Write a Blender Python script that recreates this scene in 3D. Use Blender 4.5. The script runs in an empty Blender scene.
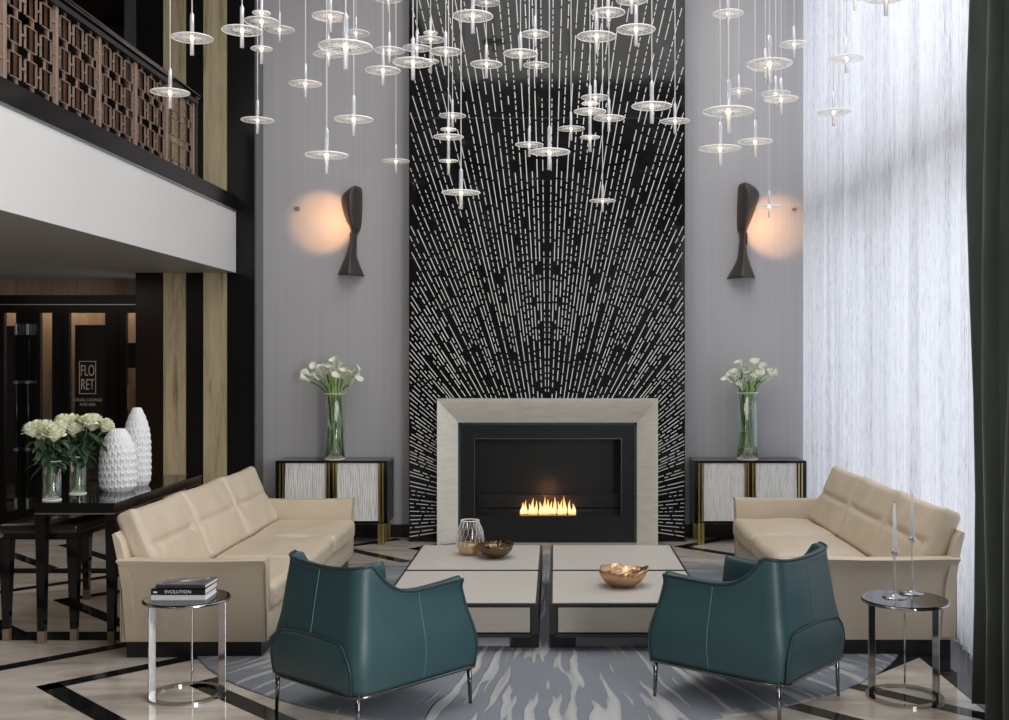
import bpy, bmesh, math, random
from mathutils import Vector, Matrix, Euler
random.seed(7)
PI = math.pi
C = bpy.context.scene.collection
SC = bpy.context.scene

# ---------------------------------------------------------------- materials
def mat(name, col=(.5,.5,.5), rough=.5, metal=0.0, spec=.5, **kw):
    m = bpy.data.materials.new(name); m.use_nodes = True
    b = m.node_tree.nodes['Principled BSDF']
    b.inputs['Base Color'].default_value = (*col, 1)
    b.inputs['Roughness'].default_value = rough
    b.inputs['Metallic'].default_value = metal
    b.inputs['Specular IOR Level'].default_value = spec
    for k, v in kw.items():
        b.inputs[k.replace('_', ' ')].default_value = v
    m.diffuse_color = (*col, 1)
    return m

class NT:
    """tiny node helper"""
    def __init__(s, m): s.m = m; s.t = m.node_tree; s.b = s.t.nodes.get('Principled BSDF'); s.out = s.t.nodes['Material Output']
    def n(s, kind, **kw):
        x = s.t.nodes.new(kind)
        for k, v in kw.items():
            if k.startswith('i_'):
                key = k[2:]
                key = int(key) if key.isdigit() else key.replace('_', ' ')
                if hasattr(v, 'is_output'): s.t.links.new(v, x.inputs[key])
                else: x.inputs[key].default_value = v
            else: setattr(x, k, v)
        return x
    def link(s, a, b): s.t.links.new(a, b)
    def math(s, op, a, b=None, c=None):
        x = s.t.nodes.new('ShaderNodeMath'); x.operation = op
        for i, v in enumerate((a, b, c)):
            if v is None: continue
            if hasattr(v, 'is_output'): s.t.links.new(v, x.inputs[i])
            else: x.inputs[i].default_value = v
        return x.outputs[0]
    def coords(s, scale=(1,1,1), kind='Object', loc=(0,0,0)):
        tc = s.n('ShaderNodeTexCoord'); mp = s.n('ShaderNodeMapping')
        mp.inputs['Scale'].default_value = scale; mp.inputs['Location'].default_value = loc
        s.link(tc.outputs[kind], mp.inputs['Vector']); return mp.outputs[0]
    def noise(s, vec, scale=5, detail=4, rough=.5, dist=0):
        x = s.n('ShaderNodeTexNoise'); s.link(vec, x.inputs['Vector'])
        x.inputs['Scale'].default_value = scale; x.inputs['Detail'].default_value = detail
        x.inputs['Roughness'].default_value = rough; x.inputs['Distortion'].default_value = dist
        return x.outputs['Fac']
    def ramp(s, fac, stops):
        x = s.n('ShaderNodeValToRGB'); s.link(fac, x.inputs[0]); e = x.color_ramp.elements
        while len(e) > 1: e.remove(e[-1])
        e[0].position = stops[0][0]; e[0].color = (*stops[0][1], 1)
        for p, c in stops[1:]:
            q = e.new(p); q.color = (*c, 1)
        return x.outputs[0]
    def bump(s, h, strength=.3, dist=.01):
        x = s.n('ShaderNodeBump'); x.inputs['Strength'].default_value = strength; x.inputs['Distance'].default_value = dist
        s.link(h, x.inputs['Height']); s.link(x.outputs[0], s.b.inputs['Normal'])
    def color(s, c): s.link(c, s.b.inputs['Base Color'])

M = {}
M['black_lacquer'] = mat('black lacquer', (.005,.0045,.0045), .07, 0, .35)
M['black_panel'] = mat('black polished panel', (.0065,.006,.006), .22, 0, .28)
M['brown_panel'] = mat('dark brown panel', (.013,.007,.005), .22, 0, .3)
M['black_satin'] = mat('black satin', (.012,.011,.012), .35)
M['black_frame'] = mat('charcoal frame', (.022,.020,.020), .35)
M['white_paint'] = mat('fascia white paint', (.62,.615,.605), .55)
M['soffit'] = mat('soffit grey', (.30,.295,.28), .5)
M['ceiling'] = mat('ceiling paint', (.16,.16,.165), .7)
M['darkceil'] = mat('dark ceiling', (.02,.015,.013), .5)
M['chrome'] = mat('chrome', (.50,.49,.48), .09, 1)
M['black_chrome'] = mat('black chrome', (.22,.21,.21), .12, 1)
M['brass'] = mat('brass', (.56,.47,.20), .28, 1)
M['copper'] = mat('copper edge', (.42,.30,.235), .42, .7)
M['wax'] = mat('candle wax', (.86,.85,.84), .5)
M['cream_matte'] = mat('paper', (.80,.79,.76), .7)
M['handle_steel'] = mat('brushed steel', (.6,.6,.6), .3, 1)
M['slip'] = mat('green black marble', (.016,.017,.018), .35, 0, .25)
M['slip_edge'] = mat('green marble edge', (.035,.065,.055), .2)
M['firebox'] = mat('firebox black', (.008,.008,.008), .4)
M['ledge'] = mat('ledge grey', (.03,.03,.03), .35)
M['stem'] = mat('green stem', (.30,.48,.13), .45)
M['stem_d'] = mat('dark green stem', (.08,.20,.05), .5)
M['leaf'] = mat('rose leaf', (.045,.10,.045), .45)
M['spathe'] = mat('calla white', (.86,.88,.74), .45)
M['spadix'] = mat('spadix yellow', (.8,.7,.2), .6)
M['rose'] = mat('rose cream', (.86,.87,.66), .5)
M['ceramic'] = mat('white ceramic', (.78,.77,.77), .4)
M['cord'] = mat('white cord', (.75,.73,.70), .5)
M['cap'] = mat('glass cap', (.8,.8,.82), .2)
M['grout'] = mat('joint', (.05,.05,.05), .5)
M['inlay'] = mat('white inlay', (.64,.64,.62), .4)
M['sofa_pipe'] = mat('sofa piping', (.50,.42,.31), .5)
M['knob'] = mat('grey knob', (.16,.15,.15), .5)
M['letter'] = mat('letter pale', (.42,.38,.32), .5)
M['letterw'] = mat('letter white', (.8,.8,.8), .5)

def add_noise_bump(m, scale, st, dist=.002, sc=(1,1,1)):
    t = NT(m); t.bump(t.noise(t.coords(sc), scale, 3), st, dist)

def leather(name, c, dark):
    m = mat(name, c, .42, 0, .45); t = NT(m)
    f = t.noise(t.coords(), 3.0, 4, .6)
    t.color(t.ramp(f, [(.3, dark), (.62, c)]))
    t.bump(t.noise(t.coords(), 90, 4), .12, .004); return m
M['sofa'] = leather('cream leather', (.63,.53,.405), (.58,.48,.36))
M['teal'] = leather('teal leather', (.030,.074,.082), (.024,.062,.070))
M['teal_pipe'] = mat('teal piping', (.012,.035,.038), .4)
M['teal_stitch'] = mat('teal stitch', (.10,.19,.19), .5)
M['teal_in'] = leather('teal leather inner', (.05,.125,.13), (.04,.11,.115))

def m_wall():
    m = mat('grey wallpaper', (.42,.41,.43), .6); t = NT(m)
    f = t.noise(t.coords((45,45,.35)), 1, 3, .6)
    t.color(t.ramp(f, [(.3,(.405,.398,.412)), (.5,(.43,.422,.437)), (.72,(.452,.443,.458))]))
    t.bump(t.noise(t.coords((220,220,1)), 1, 2), .1, .002); return m
M['wall'] = m_wall()

def m_marble():
    m = mat('cream marble', (.6,.55,.48), .07, 0, .6); t = NT(m)
    v = t.coords((.8,2.6,1)); f = t.noise(v, 1.1, 8, .62, 1.2)
    c = t.ramp(f, [(.30,(.30,.25,.21)), (.44,(.48,.42,.36)), (.56,(.58,.52,.46)), (.75,(.66,.61,.55))])
    t.color(c); return m
M['marble'] = m_marble()
def m_bmarble():
    m = mat('black marble', (.012,.013,.013), .07, 0, .18); t = NT(m)
    f = t.noise(t.coords((1.4,1.4,1.4)), 3, 8, .65, 1.5)
    t.color(t.ramp(f, [(.45,(.009,.010,.010)), (.68,(.022,.025,.024)), (.74,(.10,.11,.105)), (.78,(.018,.02,.02))])); return m
M['bmarble'] = m_bmarble()
def m_mural():
    m = mat('mural black marble', (.008,.008,.008), .08, 0, .28); t = NT(m)
    f = t.noise(t.coords((1,1,1)), 1.6, 7, .6, 1.2)
    t.color(t.ramp(f, [(.4,(.004,.004,.004)), (.62,(.009,.009,.010)), (.8,(.03,.03,.032))])); return m
M['mural'] = m_mural()
def m_limestone():
    m = mat('pale limestone', (.66,.64,.58), .45); t = NT(m)
    f = t.noise(t.coords((2.5,2.5,14)), 2.2, 8, .7)
    t.color(t.ramp(f, [(.3,(.60,.57,.50)), (.55,(.70,.67,.60)), (.8,(.76,.735,.67))])); return m
M['limestone'] = m_limestone()
def m_wood(name, a, b, c, sx=1):
    m = mat(name, b, .38); t = NT(m)
    v = t.coords((16*sx,16*sx,.8)); f = t.noise(v, 1, 5, .6, .9)
    g = t.noise(t.coords((110*sx,110*sx,5)), 1, 3, .6)
    x = t.math('ADD', t.math('MULTIPLY', f, .75), t.math('MULTIPLY', g, .25))
    t.color(t.ramp(x, [(.36,a), (.47,b), (.62,c)])); return m
M['oak'] = m_wood('olive oak veneer', (.21,.155,.08), (.40,.325,.195), (.49,.41,.265), .55)
M['wood2'] = m_wood('brown wood panel', (.20,.13,.085), (.27,.19,.13), (.33,.24,.175), .4)
def m_greige():
    m = mat('greige leather top', (.52,.50,.465), .42); t = NT(m)
    f = t.noise(t.coords((1,1,1)), 30, 4)
    t.color(t.ramp(f, [(.3,(.50,.47,.42)), (.7,(.55,.52,.47))])); return m
M['greige'] = m_greige()
M['drawer'] = mat('tan leather drawer', (.37,.335,.275), .45)
def m_ribdoor():
    m = mat('white relief door', (.74,.73,.71), .5); t = NT(m)
    v = t.coords((60,60,5)); f = t.noise(v, 1, 2, .5, .6)
    t.bump(f, .4, .01)
    t.color(t.ramp(f, [(.36,(.62,.61,.59)), (.5,(.80,.79,.77))])); return m
M['relief'] = m_ribdoor()
def m_velvet():
    m = mat('green grey velvet', (.05,.06,.055), .85, 0, .2); t = NT(m)
    t.color(t.ramp(t.noise(t.coords((6,6,1.2)), 2, 4), [(.3,(.10,.118,.108)), (.7,(.15,.17,.157))]))
    t.b.inputs['Sheen Weight'].default_value = .35; t.b.inputs['Sheen Roughness'].default_value = .4
    return m
M['velvet'] = m_velvet()

def m_sheer():
    m = mat('sheer curtain fabric'); t = NT(m); n = t.t.nodes; n.remove(t.b)
    v = t.coords((190,190,9)); f = t.noise(v, 1, 3, .65, .8)
    g = t.noise(t.coords((30,30,.5)), 1, 2, .5)
    x = t.math('ADD', t.math('MULTIPLY', f, .7), t.math('MULTIPLY', g, .3))
    col = t.ramp(x, [(.36,(.50,.50,.56)), (.46,(.80,.80,.85)), (.56,(.93,.93,.97))])
    tr = t.n('ShaderNodeBsdfTranslucent', i_Color=col); di = t.n('ShaderNodeBsdfDiffuse', i_Color=col)
    tp = t.n('ShaderNodeBsdfTransparent', i_Color=(.95,.96,1,1))
    a = t.n('ShaderNodeMixShader', i_0=.42, i_1=tr.outputs[0], i_2=di.outputs[0])
    b = t.n('ShaderNodeMixShader', i_0=.14, i_1=a.outputs[0], i_2=tp.outputs[0])
    t.link(b.outputs[0], t.out.inputs[0]); return m
M['sheer'] = m_sheer()

def m_thin(name, tint=(1,1,1), op=.1, rough=.03, white=(.9,.9,.92), wfac=0., em=0.):
    """thin clear glass: see-through + fresnel reflection + a little white body"""
    m = mat(name); t = NT(m); t.t.nodes.remove(t.b)
    lw = t.n('ShaderNodeLayerWeight', i_Blend=.35)
    fac = t.math('ADD', t.math('MULTIPLY', lw.outputs['Facing'], .55), op)
    fac = t.math('MINIMUM', fac, .95)
    tp = t.n('ShaderNodeBsdfTransparent', i_Color=(*tint,1))
    gl = t.n('ShaderNodeBsdfGlossy', i_Color=(.95,.95,.97,1), i_Roughness=rough)
    a = t.n('ShaderNodeMixShader', i_0=fac, i_1=tp.outputs[0], i_2=gl.outputs[0])
    out = a
    if wfac:
        di = t.n('ShaderNodeBsdfDiffuse', i_Color=(*white,1))
        if em:
            e = t.n('ShaderNodeEmission', i_Color=(1,.93,.84,1), i_Strength=em)
            ad = t.n('ShaderNodeAddShader', i_0=di.outputs[0], i_1=e.outputs[0]); di = ad
        out = t.n('ShaderNodeMixShader', i_0=wfac, i_1=a.outputs[0], i_2=di.outputs[0])
    t.link(out.outputs[0], t.out.inputs[0])
    try: m.cycles.emission_sampling = 'NONE'
    except Exception: pass
    return m
M['glass'] = m_thin('clear glass', (.97,.99,.97), .06)
M['window_glass'] = m_thin('window glass', (.97,.98,.98), .02)
M['screen'] = m_thin('fire screen glass', (.9,.9,.9), .02)
M['disc'] = m_thin('pendant disc glass', (.97,.97,.98), .08, .1, (.9,.89,.87), .20, .10)
M['rib'] = m_thin('pendant rib glass', (.95,.95,.96), .2, .12, (.95,.93,.90), .72, .12)
M['rod'] = m_thin('pendant rod glass', (.92,.92,.94), .20, .08, (.85,.86,.90), .34, 0)
M['water'] = m_thin('vase water', (.75,.88,.62), .06)
M['amber'] = m_thin('amber liquid', (.85,.68,.30), .12, .05, (.70,.50,.16), .35)
M['bowlglass'] = m_thin('smoky glass', (.90,.90,.91), .08, .05)
M['door_glass'] = m_thin('door glass', (.95,.93,.90), .03)

def m_emit(name, col, st, sample=False):
    m = mat(name); t = NT(m); t.t.nodes.remove(t.b)
    e = t.n('ShaderNodeEmission', i_Color=(*col,1), i_Strength=st); t.link(e.outputs[0], t.out.inputs[0])
    if not sample:
        try: m.cycles.emission_sampling = 'NONE'
        except Exception: pass
    return m
M['bulb'] = m_emit('warm bulb', (1,.78,.50), 3.5)
def m_flame():
    m = mat('flame'); t = NT(m); t.t.nodes.remove(t.b)
    tc = t.n('ShaderNodeTexCoord'); sp = t.n('ShaderNodeSeparateXYZ', i_0=tc.outputs['Generated'])
    c = t.ramp(sp.outputs[2], [(0,(1,.28,.06)), (.25,(1,.62,.28)), (.6,(1,.50,.16)), (1,(.9,.16,.02))])
    e = t.n('ShaderNodeEmission', i_Color=c, i_Strength=2.2)
    lw = t.n('ShaderNodeLayerWeight', i_Blend=.3); tp = t.n('ShaderNodeBsdfTransparent')
    x = t.n('ShaderNodeMixShader', i_0=t.math('MULTIPLY', lw.outputs['Facing'], .8), i_1=e.outputs[0], i_2=tp.outputs[0])
    t.link(x.outputs[0], t.out.inputs[0]); return m
M['flame'] = m_flame()

def m_rug():
    m = mat('slate blue rug', (.2,.22,.26), .95, 0, .1); t = NT(m)
    tc = t.n('ShaderNodeTexCoord'); sp = t.n('ShaderNodeSeparateXYZ', i_0=tc.outputs['Object'])
    x = sp.outputs[0]; y = t.math('SUBTRACT', sp.outputs[1], 1.9)
    r = t.math('SQRT', t.math('ADD', t.math('MULTIPLY', x, x), t.math('MULTIPLY', y, y)))
    th = t.math('ARCTAN2', x, t.math('MULTIPLY', y, -1))
    nz = t.noise(t.coords(), 1.6, 2)
    th2 = t.math('ADD', th, t.math('MULTIPLY', t.math('SUBTRACT', nz, .5), .035))
    cb = t.n('ShaderNodeCombineXYZ', i_0=t.math('MULTIPLY', th2, 62.0), i_1=t.math('MULTIPLY', r, 1.35))
    f = t.noise(cb.outputs[0], 1.0, .8, .4)
    cb2 = t.n('ShaderNodeCombineXYZ', i_0=t.math('MULTIPLY', th2, 7.0), i_1=t.math('MULTIPLY', r, 1.1), i_2=3.0)
    g = t.noise(cb2.outputs[0], 1.0, 1, .5)
    s = t.math('ADD', t.math('MULTIPLY', f, .72), t.math('MULTIPLY', g, .28))
    base = t.ramp(s, [(.535,(.220,.240,.268)), (.55,(.38,.383,.39)), (.70,(.50,.495,.485))])
    fine = t.noise(t.coords((1,1,1)), 260, 2)
    mx = t.n('ShaderNodeMix', data_type='RGBA', blend_type='MULTIPLY')
    mx.inputs[0].default_value = .6; t.link(base, mx.inputs[6])
    t.link(t.ramp(fine, [(.3,(.55,.55,.55)), (.6,(1,1,1))]), mx.inputs[7])
    t.color(mx.outputs[2])
    h = t.math('ADD', t.math('MULTIPLY', fine, .35), t.ramp(s, [(.535,(0,0,0)), (.575,(1,1,1))]))
    t.bump(h, .7, .012); return m
M['rug'] = m_rug()
def m_bronze():
    m = mat('hammered bronze', (.17,.12,.07), .22, 1); t = NT(m)
    v = t.n('ShaderNodeTexVoronoi'); t.link(t.coords((1,1,1)), v.inputs['Vector']); v.inputs['Scale'].default_value = 45
    t.bump(v.outputs['Distance'], .5, .01); return m
M['bronze'] = m_bronze()
M['gold'] = mat('rose gold', (.58,.36,.21), .3, 1); add_noise_bump(M['gold'], 22, .5, .02)
def m_sconce():
    m = mat('sconce dark bronze', (.062,.050,.043), .45, .2); t = NT(m)
    t.bump(t.noise(t.coords(), 60, 3), .15, .004); return m
M['sconce'] = m_sconce()
def m_cover():
    m = mat('book cover art', (.3,.3,.3), .3); t = NT(m)
    v = t.n('ShaderNodeTexVoronoi'); t.link(t.coords((1,1,1)), v.inputs['Vector']); v.inputs['Scale'].default_value = 14
    s = t.n('ShaderNodeSeparateXYZ', i_0=v.outputs['Color'])
    t.color(t.ramp(s.outputs[0], [(0,(.06,.07,.09)), (.35,(.15,.17,.21)), (.55,(.45,.10,.08)), (.62,(.30,.36,.22)), (.75,(.75,.66,.55)), (.9,(.10,.10,.12))])); return m
M['cover'] = m_cover()
M['cover_dark'] = mat('dark cover', (.035,.038,.045), .3)
M['book_black'] = mat('black book', (.008,.008,.008), .35)
M['book_white'] = mat('white book', (.72,.72,.71), .5)

# ---------------------------------------------------------------- mesh helpers
def obj(name, bm, m, parent=None, smooth=False, loc=None):
    me = bpy.data.meshes.new(name); bm.normal_update(); bm.to_mesh(me); bm.free()
    for x in (m if isinstance(m, (list, tuple)) else [m]): me.materials.append(x)
    if smooth: me.polygons.foreach_set('use_smooth', [True]*len(me.polygons))
    o = bpy.data.objects.new(name, me); C.objects.link(o)
    if parent: o.parent = parent
    if loc: o.location = loc
    return o
def smooth_angle(o, deg=40):
    me = o.data
    me.polygons.foreach_set('use_smooth', [True]*len(me.polygons))
    bm = bmesh.new(); bm.from_mesh(me)
    for e in bm.edges:
        if len(e.link_faces) == 2 and e.calc_face_angle(0) > math.radians(deg): e.smooth = False
    bm.to_mesh(me); bm.free(); return o
def tag(o, label, cat, group=None):
    o['label'] = label; o['category'] = cat
    if group: o['group'] = group
    return o
def thing(name, label, cat, loc=(0,0,0), rotz=0, group=None, scale=1):
    o = bpy.data.objects.new(name, None); C.objects.link(o); o.empty_display_size = .1
    o.location = loc; o.rotation_euler = (0,0,rotz); o.scale = (scale,)*3
    return tag(o, label, cat, group)
def struct(name, bm, m, parent=None, smooth=False):
    o = obj(name, bm, m, parent, smooth)
    if not parent: o['kind'] = 'structure'
    return o
def kids(o): return [x for x in C.objects if x.parent == o]
def dup(root, loc, rotz, label, group=None, scale=1):
    def cp(o, parent):
        n = o.copy(); C.objects.link(n); n.parent = parent
        for ch in kids(o): cp(ch, n)
        return n
    r = cp(root, None); r.location = loc; r.rotation_euler = (0,0,rotz); r.scale = (scale,)*3
    r['label'] = label
    if group: r['group'] = group
    return r

def box(bm, x0, x1, y0, y1, z0, z1, bev=0, seg=2, mi=0):
    vs = [bm.verts.new((x,y,z)) for x in (x0,x1) for y in (y0,y1) for z in (z0,z1)]
    F = [(0,1,3,2),(4,6,7,5),(0,4,5,1),(2,3,7,6),(0,2,6,4),(1,5,7,3)]
    fs = [bm.faces.new([vs[i] for i in f]) for f in F]
    for f in fs: f.material_index = mi
    if bev:
        es = list({e for f in fs for e in f.edges})
        r = bmesh.ops.bevel(bm, geom=es, offset=bev, segments=seg, profile=.5, affect='EDGES')
        for f in r['faces']: f.material_index = mi
    return vs
def Box(x0, x1, y0, y1, z0, z1, bev=0, seg=2):
    bm = bmesh.new(); box(bm, x0, x1, y0, y1, z0, z1, bev, seg); return bm
def tube(bm, pts, r, n=8, closed=False, mi=0, cap=True, flat=1.0):
    pts = [Vector(p) for p in pts]; N = len(pts)
    rs = r if isinstance(r, (list, tuple)) else [r]*N
    rings = []; up = None
    for i, p in enumerate(pts):
        a = pts[(i-1) % N] if (closed or i > 0) else p
        b = pts[(i+1) % N] if (closed or i < N-1) else p
        d = (b-a); d = d.normalized() if d.length > 1e-9 else Vector((0,0,1))
        if up is None:
            up = Vector((0,0,1)) if abs(d.z) < .9 else Vector((1,0,0))
        s = d.cross(up)
        if s.length < 1e-4: s = d.cross(Vector((0,1,0)))
        s.normalize(); u = s.cross(d).normalized(); up = u
        rings.append([bm.verts.new(p + (s*math.cos(2*PI*k/n) + u*flat*math.sin(2*PI*k/n))*rs[i]) for k in range(n)])
    for i in range(N if closed else N-1):
        A, B = rings[i], rings[(i+1) % N]
        for k in range(n):
            f = bm.faces.new((A[k], A[(k+1)%n], B[(k+1)%n], B[k])); f.material_index = mi; f.smooth = True
    if cap and not closed:
        for R in (rings[0][::-1], rings[-1]):
            f = bm.faces.new(R); f.material_index = mi
def lathe(bm, prof, n=32, c=(0,0,0), cap0=False, cap1=False, mi=0, fn=None):
    rings = []
    for r, z in prof:
        ring = []
        for k in range(n):
            a = 2*PI*k/n; rr, zz = (r, z) if fn is None else fn(r, z, a)
            ring.append(bm.verts.new((c[0]+rr*math.cos(a), c[1]+rr*math.sin(a), c[2]+zz)))
        rings.append(ring)
    for A, B in zip(rings, rings[1:]):
        for k in range(n):
            f = bm.faces.new((A[k], A[(k+1)%n], B[(k+1)%n], B[k])); f.material_index = mi; f.smooth = True
    if cap0: f = bm.faces.new(rings[0][::-1]); f.material_index = mi
    if cap1: f = bm.faces.new(rings[-1]); f.material_index = mi
def grid(bm, P, mi=0, smooth=True):
    V = [[bm.verts.new(p) for p in row] for row in P]
    for i in range(len(V)-1):
        for j in range(len(V[0])-1):
            f = bm.faces.new((V[i][j], V[i+1][j], V[i+1][j+1], V[i][j+1])); f.material_index = mi; f.smooth = smooth
    return V
def pillow(bm, a, b, c, r, M4, puff=0., fn=None, n=16):
    """rounded cushion, half sizes a,b,c; fn(p)->p reshapes in local space before M4"""
    key = {}
    def vert(p):
        k = (round(p[0],5), round(p[1],5), round(p[2],5))
        if k not in key:
            q = Vector((p[0]*a, p[1]*b, p[2]*c))
            inner = Vector((max(-(a-r), min(a-r, q.x)), max(-(b-r), min(b-r, q.y)), max(-(c-r), min(c-r, q.z))))
            d = q-inner
            if d.length > 1e-9: d = d.normalized()*r
            q = inner+d
            if puff: q.z *= 1+puff*(1-p[0]**2)*(1-p[1]**2)
            if fn: q = fn(q, p)
            key[k] = bm.verts.new(M4 @ q)
        return key[k]
    S = [math.sin((2*i/n-1)*PI/2) for i in range(n+1)]
    for ax in range(3):
        for sg in (-1, 1):
            for i in range(n):
                for j in range(n):
                    co = []
                    for u, v in ((S[i],S[j]), (S[i+1],S[j]), (S[i+1],S[j+1]), (S[i],S[j+1])):
                        p = [0,0,0]; p[ax] = sg; p[(ax+1)%3] = u; p[(ax+2)%3] = v; co.append(vert(p))
                    if sg < 0: co.reverse()
                    try: f = bm.faces.new(co); f.smooth = True
                    except ValueError: pass
def text(name, body, size, loc, rot, m, parent, sx=1, ext=.001, align='CENTER'):
    cu = bpy.data.curves.new(name, 'FONT'); cu.body = body; cu.size = size; cu.extrude = ext
    cu.align_x = align; cu.align_y = 'CENTER'; cu.materials.append(m)
    tmp = bpy.data.objects.new(name, cu); C.objects.link(tmp)
    bpy.context.view_layer.update()
    me = bpy.data.meshes.new_from_object(tmp.evaluated_get(bpy.context.evaluated_depsgraph_get()))
    bpy.data.objects.remove(tmp); me.name = name
    if not me.materials: me.materials.append(m)
    o = bpy.data.objects.new(name, me); C.objects.link(o); o.parent = parent
    o.location = loc; o.rotation_euler = rot; o.scale = (sx,1,1); return o

# ---------------------------------------------------------------- camera (eye height 1.8 m, level)
CAMZ, F, CX, CY = 1.8, 1100., 555., 358.
cam = bpy.data.cameras.new('camera'); co = bpy.data.objects.new('camera', cam); C.objects.link(co)
co.location = (0,0,CAMZ); co.rotation_euler = (PI/2,0,0)
cam.sensor_width = 36; cam.lens = F/1009*36; cam.shift_x = -(CX-504.5)/1009; cam.shift_y = -(360-CY)/1009
cam.clip_start = .05; SC.camera = co
def P(px, py, Y): return Vector(((px-CX)*Y/F, Y, CAMZ-(py-CY)*Y/F))
def X(px, Y): return (px-CX)*Y/F
def Z(py, Y): return CAMZ-(py-CY)*Y/F

WY, MY, DY = 11.05, 10.78, 11.6      # grey wall, mural / black wall plane, far door wall
ZC = 6.4

# ---------------------------------------------------------------- room shell
bm = bmesh.new(); box(bm, -8, 3.6, -2, 12.4, -.1, 0)
def band(x0, y0, x1, y1, w=.1, ext=0):
    w *= 1.15
    a, b = Vector((x0,y0,0)), Vector((x1,y1,0)); d = (b-a).normalized(); s = Vector((-d.y,d.x,0))*w/2
    a = a-d*ext; b = b+d*ext
    vs = [bm.verts.new(Vector((p.x,p.y,.0008))) for p in (a-s, b-s, b+s, a+s)]
    f = bm.faces.new(vs); f.material_index = 1
    if f.normal.z < 0 or True:
        f.normal_update()
        if f.normal.z < 0: f.normal_flip()
def vee(ax, ay, lu, ld, w=.1):       # chevron with its tip at (ax, ay), arms opening to +x
    k = w*.7071/1.0
    band(ax+k, ay, ax+k+lu, ay+lu, w, w*.5); band(ax+k, ay, ax+k+ld, ay-ld, w, w*.5)
vee(-2.837, 6.027, 1.05, 2.2); vee(-2.03, 6.07, .9, 2.2)
band(-5.2, 4.4, -2.55, 7.05); band(-5.2, 3.55, -3.3, 5.45)
for yb in (7.12, 9.3): 
    vs = [bm.verts.new(q) for q in ((-8,yb-.11,.0012),(-1.6,yb-.11,.0012),(-1.6,yb+.11,.0012),(-8,yb+.11,.0012))]
    f = bm.faces.new(vs); f.material_index = 1
vee(-3.73, 8.18, 1.0, 1.0); vee(-4.6, 8.2, 1.0, 1.0); band(-5.6, 10.7, -4.3, 9.4); band(-4.75, 10.62, -3.45, 9.32)
band(-3.6, 10.4, -2.5, 9.3); band(-2.65, 11.05, -1.1, 9.5); band(-2.35, 10.15, -1.55, 10.95)
vee(-1.38, 10.39, .5, .95)
vee(1.135, 10.49, .6, 1.2); vee(1.95, 10.5, .5, .6)
band(1.38, 6.3, 2.2, 5.48); band(1.0, 5.93, 2.2, 4.73); band(1.5, 6.0, 2.18, 6.68)
vee(.3, 5.3, .1, 1.2)
vs = [bm.verts.new(q) for q in ((2.19,2,.0016),(3.0,2,.0016),(3.0,11.05,.0016),(2.19,11.05,.0016))]
f = bm.faces.new(vs); f.material_index = 1
struct('floor', bm, [M['marble'], M['bmarble']])

struct('ceiling', Box(-8, 3.6, -2, 12.4, ZC, ZC+.15), M['ceiling'])
bm = bmesh.new(); box(bm, -2.943, 2.9, WY, WY+.2, 0, ZC); struct('wall_back', bm, M['wall'])
struct('wall_front', Box(-8, 3.6, -2.3, -2.1, 0, ZC), mat('lobby wall', (.12,.115,.11), .7))
struct('trim_1', Box(-2.948, -2.93, MY+.01, WY, 0, ZC), mat('corner reveal', (.11,.11,.115), .3))  # grey colour stands in for the wall reflected on the black return
# black panelled wall with two veneer stripes
bm = bmesh.new(); box(bm, X(136,MY), -2.945, MY, MY+.25, 0, ZC)
struct('wall_left_black', bm, M['black_panel'])
struct('trim_2', Box(X(136,MY), X(163,MY), MY-.012, MY+.01, 0, 2.63), M['brown_panel'])
struct('trim_3', Box(X(164,MY), X(186,MY), MY-.02, MY+.01, 0, ZC), M['oak'])
struct('trim_4', Box(X(204,MY), X(227,MY), MY-.02, MY+.01, 0, ZC), M['oak'])
struct('trim_5', Box(X(125,MY), X(136,MY), MY-.02, MY+.2, 3.23, ZC), mat('grey pier', (.05,.05,.052), .4))
# mural chimney breast with hole for the firebox
x0m, x1m = X(409,MY), X(685,MY)
fx0, fx1, fz0, fz1 = -.80, .66, .24, 1.03
bm = bmesh.new()
box(bm, x0m, fx0, MY, WY, 0, ZC); box(bm, fx1, x1m, MY, WY, 0, ZC); box(bm, fx0, fx1, MY, WY, fz1, ZC); box(bm, fx0, fx1, MY, WY, 0, fz0)
for py in (118, 258):
    z = Z(py,MY); box(bm, x0m, x1m, MY-.0012, MY, z-.002, z+.002, mi=1)
mw = struct('wall_mural', bm, [M['mural'], M['grout']])
# radiating dashes of inlay
bm = bmesh.new(); cx, cz = X(547,MY), .26
rnd = random.Random(3)
def dash(th, r0, r1, w):
    for sg in (-1, 1):
        d = Vector((math.sin(th)*sg, 0, math.cos(th))); s = Vector((d.z, 0, -d.x))*w/2; o_ = Vector((cx,MY-.0015,cz))
        rb = abs(((x1m if d.x > 0 else x0m)-cx)/d.x)-.008 if abs(d.x) > 1e-6 else 99
        if r0 > rb-.02: continue
        r1 = min(r1, rb)
        q = [o_+d*r0-s, o_+d*r0+s, o_+d*r1+s, o_+d*r1-s]
        if any(p.x < x0m+.001 or p.x > x1m-.001 or p.z < .02 or p.z > ZC-.02 for p in q): continue
        if all(-1.13 < p.x < .99 and p.z < 1.40 for p in q): continue
        f = bm.faces.new([bm.verts.new(p) for p in q]); f.normal_update()
        if f.normal.y > 0: f.normal_flip()
th = .012; k = 0
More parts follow.
